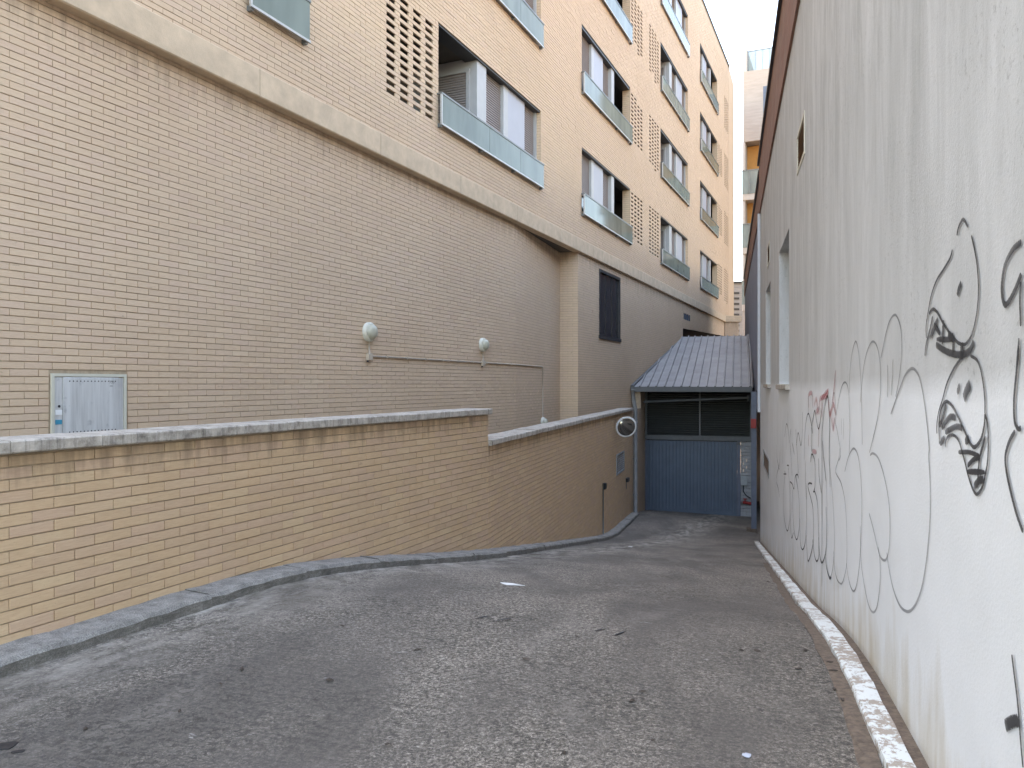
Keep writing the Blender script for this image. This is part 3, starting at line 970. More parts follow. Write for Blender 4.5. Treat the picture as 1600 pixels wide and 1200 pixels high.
def balustrade(s0, s1, z0, z1, panes=3):
    mb = MB()
    o = .085
    cuts = [0, .40, .72, 1.0] if panes == 3 else [0, 1]
    for i in range(len(cuts) - 1):
        a, b = s0 + (s1 - s0) * cuts[i], s0 + (s1 - s0) * cuts[i + 1]
        mb.box(U, a + .006, b - .006, o - .008, o, z0 + .012, z1 - .012)
    g = mb.build('balustrade', M['glass'], bld)
    mb = MB(); mb.box(U, s0 - .01, s1 + .01, o - .022, o + .010, z1 - .014, z1 + .016); mb.box(U, s0 - .01, s0 + .02, -.02, o - .024, z1 - .012, z1 + .012)
    mb.build('handrail', M['rail'], g)
    mb = MB(); mb.box(U, s0 - .01, s1 + .01, o - .020, o + .006, z0 - .014, z0 + .014); mb.box(U, s0 - .012, s0 + .014, o - .022, o + .008, z0 + .014, z1 - .014)
    mb.build('lower_rail', M['rail_light'], g)
    for i in range(4 if panes == 3 else 2):
        a = s0 + .02 + (s1 - s0 - .08) * i / (3 if panes == 3 else 1)
        mb = MB(); mb.box(U, a, a + .04, -.02, o - .02, z0 - .04, z0 + .02); mb.build('bracket', M['rail'], g)

for s0, s1, fl, ty in WIN:
    for f in fl: window_bay(s0, s1, f, ty)
balustrade(6.55, 7.55, 5.63, 6.12, 1)
# black voids behind the stand-alone lattice near the far corner
mb = MB()
for f in range(4):
    mb.box(U, 40.5, 42.3, -1.0, -.11, 5.5 + f * ST, 7.7 + f * ST)
mb.build('lattice_void', M['darkin'], bld)

# ------------------------------------------------------------------ ramp walls
def kerbtop(fr):
    def f(a):
        p = fr.pt(a, 0.1, 0); return ground_z(p[0], p[1]) - 0.02
    return f
rw = thing('ramp_wall', 'nearer and higher beige brick ramp wall, joints running down into the kerb', 'wall', PA.pt(4, -.12, 0))
place_bricks(lay(PA, -0.6, S_PEND, -0.8, 1.105, zbot=kerbtop(PA)), M['brick_a'], rw, 300)
mb = MB(); mb.box(PA, -2.0, S_PEND - .004, -.24, -.008, -1.2, 1.10); mb.build('wall_core', M['mortar'], rw)
a = -0.6
while a < S_PEND:
    b = min(a + 0.52, S_PEND + 0.03)
    if S_PEND - b < 0.2: b = S_PEND + 0.03
    mb = MB(); dz = random.uniform(-.003, .003)
    mb.bevbox(PA, a, b - .004, -.30, .045 + random.uniform(-.003, .003), 1.105 + dz, 1.172 + dz, .008)
    mb.build('coping_stone', M['coping'], rw); a = b

rw2 = thing('ramp_wall', 'lower far brick ramp wall beside the garage, below the step in the coping', 'wall', PB.pt(15, -.12, -1.6))
place_bricks(lay(PB, B_FOLD, 21.2, -2.4, .735, [(18.45, 19.73, -.75, -.25)], zbot=kerbtop(PB)), M['brick_b'], rw2, 150, 6.0)
mb = MB(); mb.box(PB, B_FOLD + .002, 21.2, -.24, -.008, -3.0, .73); mb.build('wall_core', M['mortar'], rw2)
a = B_FOLD + .0
while a < 21.2:
    b = min(a + 0.52, 21.24)
    mb = MB(); dz = random.uniform(-.003, .003)
    mb.bevbox(PB, a, b - .004, -.30, .045, .735 + dz, .802 + dz, .008)
    mb.build('coping_stone', M['coping'], rw2); a = b

# vent grille in the far ramp wall
vg = thing('vent_grille', 'small grey slatted vent in the brick ramp wall below the round mirror', 'vent', PB.pt(19.09, 0, -.75))
mb = MB(); a0, a1, z0, z1 = 18.45, 19.73, -.75, -.25
for q in ((a0, a0 + .06, z0, z1), (a1 - .06, a1, z0, z1)): mb.box(PB, q[0], q[1], -.03, .015, q[2], q[3])
mb.box(PB, a0 + .06, a1 - .06, -.03, .015, z0, z0 + .035); mb.box(PB, a0 + .06, a1 - .06, -.03, .015, z1 - .035, z1)
mb.build('frame', M['galv'], vg)
for i in range(8):
    z = z0 + .04 + i * .053
    mb = MB(); mb.hexa([PB.pt(a0 + .06, -.02, z + .02), PB.pt(a1 - .06, -.02, z + .02), PB.pt(a1 - .06, .008, z), PB.pt(a0 + .06, .008, z), PB.pt(a0 + .06, -.02, z + .03), PB.pt(a1 - .06, -.02, z + .03), PB.pt(a1 - .06, .008, z + .01), PB.pt(a0 + .06, .008, z + .01)])
    mb.build('slat', M['galv'], vg)
# card reader on its thin conduit, and key switch
cr = thing('access_reader', 'small black reader box on top of a thin vertical conduit on the ramp wall', 'reader', PB.pt(16.5, .02, -1.8))
mb = MB(); mb.bevbox(PB, 16.55, 16.70, .0, .06, -.83, -.70, .01); mb.build('box', M['black'], cr)
mb = MB(); mb.tube([PB.pt(16.47, .02, -1.9), PB.pt(16.47, .02, -.68)], .014); mb.build('conduit', M['rail'], cr)
cr = thing('key_switch', 'tiny black key switch near the corner of the ramp wall beside the garage', 'switch', PB.pt(20.1, .02, -1.2))
mb = MB(); mb.bevbox(PB, 20.05, 20.28, .0, .07, -1.10, -1.0, .01); mb.build('box', M['black'], cr)
mb = MB(); mb.tube([PB.pt(20.06, .012, -1.28), PB.pt(20.06, .012, -1.06)], .010); mb.build('conduit', M['rail'], cr)

# ------------------------------------------------------------------ things on the lower wall
cb = thing('utility_cabinet', 'flush grey metal meter cabinet with stickers, set in the brick wall', 'cabinet', LW.pt(4.7, 0, .55))
mb = MB(); s0, s1, z0, z1 = 4.34, 5.07, .54, 1.55
mb.box(LW, s0, s0 + .025, -.02, .012, z0, z1); mb.box(LW, s1 - .025, s1, -.02, .012, z0, z1); mb.box(LW, s0 + .025, s1 - .025, -.02, .012, z1 - .025, z1)
mb.quad(LW.pt(s0, -.012, z0), LW.pt(s1, -.012, z0), LW.pt(s1, -.012, z1), LW.pt(s0, -.012, z1))
mb.build('frame', M['cream'], cb)
mb = MB(); mb.bevbox(LW, s0 + .03, s0 + .098, -.01, .006, z0, z1 - .03, .003); mb.build('lock_strip', M['cabinet'], cb)
mb = MB(); mb.bevbox(LW, s0 + .102, s1 - .085, -.01, .014, z0, z1 - .032, .004); dr = mb.build('door', M['cabinet'], cb)
mb = MB(); mb.bevbox(LW, s1 - .08, s1 - .03, -.01, .004, z0, z1 - .032, .003); mb.build('side_strip', M['cabinet'], cb)
for i in range(14):
    a = s0 + .16 + i * .0345
    for z in (z1 - .065, ):
        mb = MB(); mb.lathe(LW.pt(a, .0145, z), (nF[0], nF[1], 0), [(.006, -.003), (.006, .0008)], 8); mb.build('vent_hole', M['black'], dr)
for i in range(14):
    a = s0 + .16 + i * .0345
    mb = MB(); mb.lathe(LW.pt(a, .0145, 1.045), (nF[0], nF[1], 0), [(.006, -.003), (.006, .0008)], 8); mb.build('vent_hole', M['black'], dr)
mb = MB(); mb.lathe(LW.pt(s0 + .068, .006, 1.27), (nF[0], nF[1], 0), [(.011, 0), (.011, .004)], 12); mb.build('lock', M['black'], cb)
mb = MB(); mb.bevbox(LW, s0 + .034, s0 + .094, .006, .0085, 1.115, 1.155, .001); mb.build('blue_sticker', M['sticker_blue'], cb)
mb = MB(); mb.bevbox(LW, s0 + .036, s0 + .096, .006, .0085, 1.195, 1.237, .001); st = mb.build('white_sticker', M['paper'], cb)
def text(body, size, p, fr, m, parent):
    cu = bpy.data.curves.new('lettering', 'FONT'); cu.body = body; cu.size = size; cu.extrude = .0004
    cu.materials.append(m)
    o = bpy.data.objects.new('lettering', cu); COL.objects.link(o); o.parent = parent
    o.location = Vector(p) - ORIGIN[parent.name]
    dg = bpy.context.evaluated_depsgraph_get()
    me = bpy.data.meshes.new_from_object(o.evaluated_get(dg))
    bpy.data.objects.remove(o); bpy.data.curves.remove(cu)
    o = link('lettering', me, parent)
    o.location = Vector(p) - ORIGIN[parent.name]
    o.rotation_euler = (math.radians(90), 0, fr.rot)
    return o
text('735', .036, LW.pt(s0 + .545, .0150, 1.465), LW, M['ink'], cb)
text('mm', .020, LW.pt(s0 + .55, .0150, 1.437), LW, M['ink'], cb)

LAMPS = [(LW, 8.97, 2.185, .135, 'round cream wall lamp nearest the camera, alone at the start of the conduit'),
         (LW, 12.56, 2.175, .125, 'round cream wall lamp in the middle of the conduit run'),
         (FW2, FW2.along(.67, 17.24), .60, .115, 'round cream lamp low on the wall just showing above the coping')]
for fr, a, z, r, lab in LAMPS:
    lp = thing('wall_lamp', lab, 'lamp', fr.pt(a, 0, z - r), 'round wall lamps joined by a conduit')
    n3 = (fr.n[0], fr.n[1], 0)
    mb = MB(); mb.lathe(fr.pt(a, 0.0, z), n3, [(r, 0), (r, .045), (r * .93, .058), (r * .80, .060)], 32); mb.build('base_ring', M['cream'], lp)
    mb = MB(); mb.lathe(fr.pt(a, 0.055, z), n3, [(r * .80, 0), (r * .77, .028), (r * .66, .052), (r * .48, .068), (r * .25, .077), (.002, .080)], 32); mb.build('diffuser', M['cream2'], lp)
    if z > 1:
        mb = MB(); mb.tube([fr.pt(a, .022, z - r), fr.pt(a, .022, 1.87)], .011); mb.build('stem', M['conduit'], lp)
        mb = MB(); mb.bevbox(fr, a - .05, a + .05, 0, .05, 1.79, 1.885, .006); bx = mb.build('junction_box', M['conduit'], lp)
        mb = MB(); mb.tube([fr.pt(a - .04, .024, 1.79), fr.pt(a - .04, .024, 1.765)], .014); mb.build('gland', M['darkmetal'], bx)
cd = thing('conduit', 'thin buff conduit running along the brick wall between the round lamps', 'conduit', LW.pt(12, 0, 1.83))
a3 = FW2.along(.67, 17.24)
mb = MB(); mb.tube([LW.pt(9.02, .018, 1.85), LW.pt(S_FOLD, .018, 1.85), FW2.pt(a3 - .05, .018, 1.85), FW2.pt(a3, .018, 1.82), FW2.pt(a3, .018, .68)], .012); mb.build('pipe', M['conduit'], cd)
for i in range(9):
    s = 9.4 + i * .55
    mb = MB(); mb.box(LW, s, s + .025, 0, .034, 1.832, 1.868); mb.build('clip', M['conduit'], cd)

# ------------------------------------------------------------------ garage entrance
gd = thing('garage_door', 'blue ribbed steel garage door at the foot of the ramp', 'garage door', PB.pt(24.5, 1.4, -2.5))
G = PB; GO = lambda n: n - PB.off           # n is the across coordinate
S_D = 24.4
DF = Frame(n2, (-d2[0], -d2[1]), -S_D)       # plane of the door: along = across the alley, outward = towards the camera
nL, nRt = -2.78, -.06
zb, zt = -2.56, -.31
ribs = 26
wr = (nRt - nL) / ribs
for i in range(ribs):
    a = nL + i * wr
    mb = MB()
    prof = [(0, -.01), (.008, .024), (wr * .62, .024), (wr * .62 + .008, -.01), (wr - .002, -.01)]
    for j in range(len(prof) - 1):
        mb.quad(DF.pt(a + prof[j][0], prof[j][1], zb), DF.pt(a + prof[j + 1][0], prof[j + 1][1], zb), DF.pt(a + prof[j + 1][0], prof[j + 1][1], zt), DF.pt(a + prof[j][0], prof[j][1], zt))
    mb.build('rib_panel', M['door_blue'], gd)
mb = MB(); mb.box(DF, nL, nRt, -.06, -.012, zb, zt); mb.build('door_leaf', M['door_blue'], gd)
mb = MB(); mb.box(DF, nL, nRt, .026, .040, zb, zb + .12); mb.build('bottom_rail', M['door_blue'], gd)
mb = MB(); mb.box(DF, nRt + .004, nRt + .10, -.06, .06, zb - .1, zt + .02); mb.box(DF, nL - .055, nL - .004, -.06, .05, zb - .1, zt); mb.build('jamb', M['post_blue'], gd)
mb = MB(); mb.box(DF, nRt - .02, nRt + .09, .06, .10, zt - .08, zt + .0); mb.build('closer_box', M['garage_grey'], gd)

lv = thing('louvre_panel', 'dark louvred panel in two bays above the blue garage door', 'louvre', PB.pt(24.4, 1.4, -.1))
mb = MB(); mb.box(DF, nL - .055, .36, -.06, .05, zt + .03, zt + .17); mb.build('lintel', M['garage_grey'], lv)
for a in (nL - .055, -1.19, .31): mb = MB(); mb.box(DF, a, a + .05, -.06, .04, zt + .17, 1.45); mb.build('mullion', M['garage_grey'], lv)
for (a0, a1) in ((nL, -1.19), (-1.14, .31)):
    for i in range(21):
        z = zt + .185 + i * .07
        mb = MB(); mb.hexa([DF.pt(a0, -.05, z + .05), DF.pt(a1, -.05, z + .05), DF.pt(a1, .012, z), DF.pt(a0, .012, z), DF.pt(a0, -.05, z + .058), DF.pt(a1, -.05, z + .058), DF.pt(a1, .012, z + .012), DF.pt(a0, .012, z + .012)])
        mb.build('slat', M['louvre'], lv)
mb = MB(); mb.quad(DF.pt(nL, -.08, zt), DF.pt(.36, -.08, zt), DF.pt(.36, -.08, 1.6), DF.pt(nL, -.08, 1.6)); mb.build('backing', M['black'], lv)

# white painted blockwork beside the door
wb = thing('block_wall', 'strip of white painted blockwork right of the garage door', 'wall', PB.pt(24.4, 3.0, -2.5))
z = -2.62; k = 0
while z < zt:
    for (a0, a1) in (((nRt + .105, .21), (.215, .36)) if k % 2 else ((nRt + .105, .12), (.125, .36))):
        mb = MB(); mb.bevbox(DF, a0, a1, -.1, .0 + random.uniform(-.004, .004), z, min(z + .094, zt + .02), .008); mb.build('block', M['white_block'], wb)
    z += .10; k += 1
eb = thing('electric_box', 'small grey electric box with a black cable on the white blocks', 'box', DF.pt(.1, 0, -1.5))
mb = MB(); mb.bevbox(DF, .05, .24, .006, .09, -1.62, -1.33, .01); mb.build('box', M['galv'], eb)
mb = MB(); mb.tube([DF.pt(.12, .05, -1.62), DF.pt(.12, .06, -1.80), DF.pt(.20, .06, -1.92), DF.pt(.33, .06, -2.0)], .016); mb.build('cable', M['black'], eb)
hy = thing('hose_valve', 'red pipe valve low on the white blocks beside the door', 'valve', DF.pt(.2, .05, -2.15))
mb = MB(); mb.tube([DF.pt(.05, .07, -2.12), DF.pt(.37, .07, -2.16)], .045); mb.build('pipe', M['red'], hy)
mb = MB(); mb.lathe(DF.pt(.17, .10, -2.06), (0, 0, 1), [(.02, -.05), (.02, .03), (.06, .03), (.06, .05)], 14); mb.build('hand_wheel', M['red'], hy)
mb = MB(); mb.lathe(DF.pt(.08, .07, -2.13), n2 + (0,), [(.058, -.02), (.058, .02)], 12); mb.build('flange', M['galv'], hy)

# canopy
cn = thing('garage_canopy', 'sloping grey sheet metal canopy roof with dark fascia over the garage entrance', 'canopy', PB.pt(23.2, 1.5, 1.3))
S0, S1 = 23.15, 30.7
rz = lambda s: 1.36 + (s - S0) * 0.258
def u_line(n):                                    # along coordinate at which the building face reaches across-coordinate n
    # point n*n2 + s*d2 on plane U.off
    return (U.off - n * (n2[0] * nF[0] + n2[1] * nF[1])) / (d2[0] * nF[0] + d2[1] * nF[1])
CF = Frame(d2, n2, 0.0)
nn = np.linspace(-3.08, .32, 15)
for i in range(14):
    a, b = nn[i], nn[i + 1] - .004
    ea, eb_ = min(S1, u_line(a) + .03), min(S1, u_line(b) + .03)
    mb = MB()
    mid = b - .045
    em = min(S1, u_line(mid) + .03)
    for (p, q, e0, e1, h0, h1) in ((a, mid, ea, em, 0, 0), (mid, mid + .008, em, em, 0, .045), (mid + .008, b - .006, em, eb_, .045, .045), (b - .006, b, eb_, eb_, .045, 0)):
        mb.quad(CF.pt(S0, p, rz(S0) + h0), CF.pt(S0, q, rz(S0) + h1), CF.pt(e1, q, rz(e1) + h1), CF.pt(e0, p, rz(e0) + h0))
    mb.build('roof_sheet', M['roof_sheet'], cn)
mb = MB(); mb.poly([CF.pt(S0 + .05, -3.07, rz(S0) - .05), CF.pt(S0 + .05, .405, rz(S0) - .05), CF.pt(S1, .25, rz(S1) - .05), CF.pt(S1, -2.12, rz(S1) - .05)])
mb.build('roof_deck', M['darkin'], cn)
mb = MB(); mb.hexa([CF.pt(S0 - .08, -3.12, rz(S0) - .13), CF.pt(S0 - .08, .36, rz(S0) - .13), CF.pt(S0 + .02, .36, rz(S0) - .13), CF.pt(S0 + .02, -3.12, rz(S0) - .13),
                    CF.pt(S0 - .09, -3.12, rz(S0) + .02), CF.pt(S0 - .09, .36, rz(S0) + .02), CF.pt(S0 + .02, .36, rz(S0) + .02), CF.pt(S0 + .02, -3.12, rz(S0) + .02)])
mb.build('fascia', M['garage_grey'], cn)
mb = MB()
sl = u_line(-2.84)
mb.tube([CF.pt(S0, -3.09, rz(S0) + .03), U.pt(30.3, .02, 3.28)], .05, 8); mb.build('flashing', M['garage_grey'], cn)
mb = MB(); mb.tube([CF.pt(S0, .36, rz(S0) + .03), CF.pt(S1, .36, rz(S1) + .03)], .035, 8); mb.build('edge_trim', M['roof_sheet'], cn)
mb = MB()
for n0 in np.linspace(-1.9, .3, 11): mb.box(CF, S1 - .02, S1 + .03, n0 - .07, n0 + .04, rz(S1) - .04, rz(S1) + .0)
mb.build('ridge_filler', M['black'], cn)
mb = MB(); mb.tube([CF.pt(23.5, -2.78, .92), CF.pt(23.5, .28, 1.06)], .035, 10); mb.lathe(CF.pt(23.5, .27, 1.03), (0, 0, 1), [(.05, -.08), (.05, .1)], 12); mb.build('cross_pipe', M['garage_grey'], cn)

# side walls of the bay
bw = thing('garage_side_wall', 'dark brick return wall left of the garage door under the canopy', 'wall', PB.pt(22.8, -.2, -2.4))
mb = MB(); mb.box(PB, 23.2, 24.45, -.24, -.006, -3.0, 1.30); mb.box(PB, 21.24, 23.196, -.24, -.006, -3.0, .74); mb.build('wall_core', M['mortar'], bw)
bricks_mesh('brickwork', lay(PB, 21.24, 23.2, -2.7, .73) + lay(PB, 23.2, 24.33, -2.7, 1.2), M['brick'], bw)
dp = thing('downpipe', 'grey rain pipe down the corner of the garage entrance', 'pipe', PB.pt(21.3, .06, -2.1))
mb = MB(); mb.tube([PB.pt(21.25, .02, 1.30), PB.pt(21.28, .04, 1.0), PB.pt(21.3, .09, .75), PB.pt(21.3, .09, -2.15)], .055, 12); mb.build('pipe', M['pipe_grey'], dp)
for z in (.4, -.6, -1.6): mb = MB(); mb.lathe(PB.pt(21.3, .09, z), (0, 0, 1), [(.066, -.02), (.066, .02)], 12); mb.build('pipe_clip', M['pipe_grey'], dp)

# blue steel post at the right
bp = thing('blue_post', 'blue painted steel post between the canopy and the white wall', 'post', CF.pt(20.9, .39, -2.4))
mb = MB(); mb.bevbox(CF, 20.80, 20.95, .30, .43, -2.35, 1.26, .01); mb.build('post', M['post_blue'], bp)
mb = MB(); mb.bevbox(CF, 20.75, 21.0, .18, .44, -2.6, -2.28, .02); mb.build('footing', M['soil'], bp)
al = thing('alarm_box', 'small red alarm box on the blue post', 'alarm', CF.pt(20.78, .30, .65))
mb = MB(); mb.bevbox(CF, 20.73, 20.795, .29, .42, .32, .56, .01); mb.build('box', M['red'], al)

# convex mirror on the end of the ramp wall
mr = thing('convex_mirror', 'round traffic mirror with white rim at the end of the ramp wall', 'mirror', PB.pt(18.6, .0, .44))
mc = Vector((2.69, 18.1, .45)); md = Vector((.16, -1, -.22)).normalized()
R_ = .232
mb = MB(); mb.lathe(mc, md, [(R_ - .012, .012), (R_ * .8, .035), (R_ * .5, .055), (R_ * .25, .063), (.002, .066)], 40); mb.build('mirror_face', M['mirror'], mr)
mb = MB(); mb.lathe(mc, md, [(R_ + .015, -.01), (R_ + .022, .01), (R_ + .010, .024), (R_ - .012, .016)], 40); mb.build('rim', M['paper'], mr)
mb = MB(); mb.lathe(mc, md, [(R_ + .01, -.012), (R_ * .7, -.06), (.05, -.08)], 32); mb.build('back_shell', M['darkmetal'], mr)
mb = MB(); mb.tube([mc - md * .07, mc - md * .25, Vector(PB.pt(18.6, .0, .44))], .022, 8); mb.build('bracket', M['galv'], mr)

# striped pole in the passage, far end
pl = thing('striped_pole', 'bent red and white pole standing in the dark passage behind the canopy', 'pole', U.pt(31.2, -.6, 2.0))
p0 = Vector(U.pt(31.6, -.5, 0))
for i in range(5):
    mb = MB(); mb.tube([(p0.x, p0.y, 2.0 + i * .3), (p0.x, p0.y, 2.3 + i * .3)], .07, 10); mb.build('band', M['red'] if i % 2 else M['paper'], pl)
mb = MB(); mb.tube([(p0.x, p0.y, 3.5), (p0.x - .1, p0.y, 3.58), (p0.x - .5, p0.y, 3.6)], .06, 10); mb.build('arm', M['paper'], pl)

# ------------------------------------------------------------------ white rendered building on the right
rb = thing('rendered_building', 'weathered white rendered building with black and red graffiti along the ramp', 'building', RW.pt(9, -3, -.5))
T_END = 18.95
Z_BAND = 5.46; Z_TOP = 6.58
NICH = [(10.06, 11.95, 1.46, 3.39), (14.40, 16.15, 1.46, 3.30)]
VNT = [(8.02, 8.86, 3.72, 4.14), (14.60, 15.50, 3.67, 4.06), (14.85, 17.2, -.28, .07)]
mb = MB()
wall_sheet(mb, RW, -1.5, T_END, -3.2, Z_BAND, NICH + VNT, 0.0)
for h in NICH + VNT[:2] + VNT[2:]:
    d = -.30 if h in NICH else -.05
    a0, a1, z0, z1 = h
    for q in ((a0, z0, a0, z1), (a1, z0, a1, z1), (a0, z1, a1, z1), (a0, z0, a1, z0)):
        mb.quad(RW.pt(q[0], 0, q[1]), RW.pt(q[2], 0, q[3]), RW.pt(q[2], d, q[3]), RW.pt(q[0], d, q[1]))
mb.quad(RW.pt(-1.5, 0, -3.2), RW.pt(-1.5, -13, -3.2), RW.pt(-1.5, -13, Z_TOP), RW.pt(-1.5, 0, Z_TOP))
mb.quad(RW.pt(T_END, 0, -3.2), RW.pt(T_END, -13, -3.2), RW.pt(T_END, -13, Z_BAND), RW.pt(T_END, 0, Z_BAND))
mb.quad(RW.pt(-1.5, -13, -3.2), RW.pt(T_END, -13, -3.2), RW.pt(T_END, -13, Z_TOP), RW.pt(-1.5, -13, Z_TOP))
mb.build('wall', M['render'], rb)
mb = MB()
for a0, a1, z0, z1 in NICH:
    mb.quad(RW.pt(a0, -.30, z0), RW.pt(a1, -.30, z0), RW.pt(a1, -.30, z1), RW.pt(a0, -.30, z1))
mb.build('blocked_window', M['niche'], rb)
for a0, a1, z0, z1 in NICH:
    mb = MB(); mb.bevbox(RW, a0 - .04, a1 + .04, -.28, .05, z0 - .07, z0 - .004, .006); mb.build('window_sill', M['coping'], rb)
for i, (a0, a1, z0, z1) in enumerate(VNT):
    mb = MB(); w = .035
    for q in ((a0, a0 + w, z0, z1), (a1 - w, a1, z0, z1), (a0 + w, a1 - w, z0, z0 + w), (a0 + w, a1 - w, z1 - w, z1)): mb.box(RW, q[0], q[1], -.04, .008, q[2], q[3])
    v = mb.build('vent', M['cream'] if i < 2 else M['galv'], rb)
    mb = MB(); nsl = 12 if i == 0 else 8
    for j in range(nsl):
        z = z0 + w + (z1 - z0 - 2 * w) * j / nsl; h = (z1 - z0 - 2 * w) / nsl
        mb.hexa([RW.pt(a0 + w, -.035, z + h * .6), RW.pt(a1 - w, -.035, z + h * .6), RW.pt(a1 - w, .0, z), RW.pt(a0 + w, .0, z), RW.pt(a0 + w, -.035, z + h * .75), RW.pt(a1 - w, -.035, z + h * .75), RW.pt(a1 - w, .0, z + h * .15), RW.pt(a0 + w, .0, z + h * .15)])
    mb.build('slats', M['wood'] if i < 2 else M['soil'], v)
mb = MB(); mb.box(RW, -1.5, T_END, -.3, .03, Z_BAND, Z_TOP); mb.build('brick_band', M['band'], rb)
mb = MB(); mb.box(RW, -1.6, T_END, -.4, .075, Z_TOP, Z_TOP + .07); mb.build('roof_edge', M['darkmetal'], rb)
mb = MB(); mb.quad(RW.pt(-1.5, 0, Z_TOP + .02), RW.pt(T_END, 0, Z_TOP + .02), RW.pt(T_END, -13, Z_TOP + .02), RW.pt(-1.5, -13, Z_TOP + .02)); mb.build('roof', M['tiles'], rb)

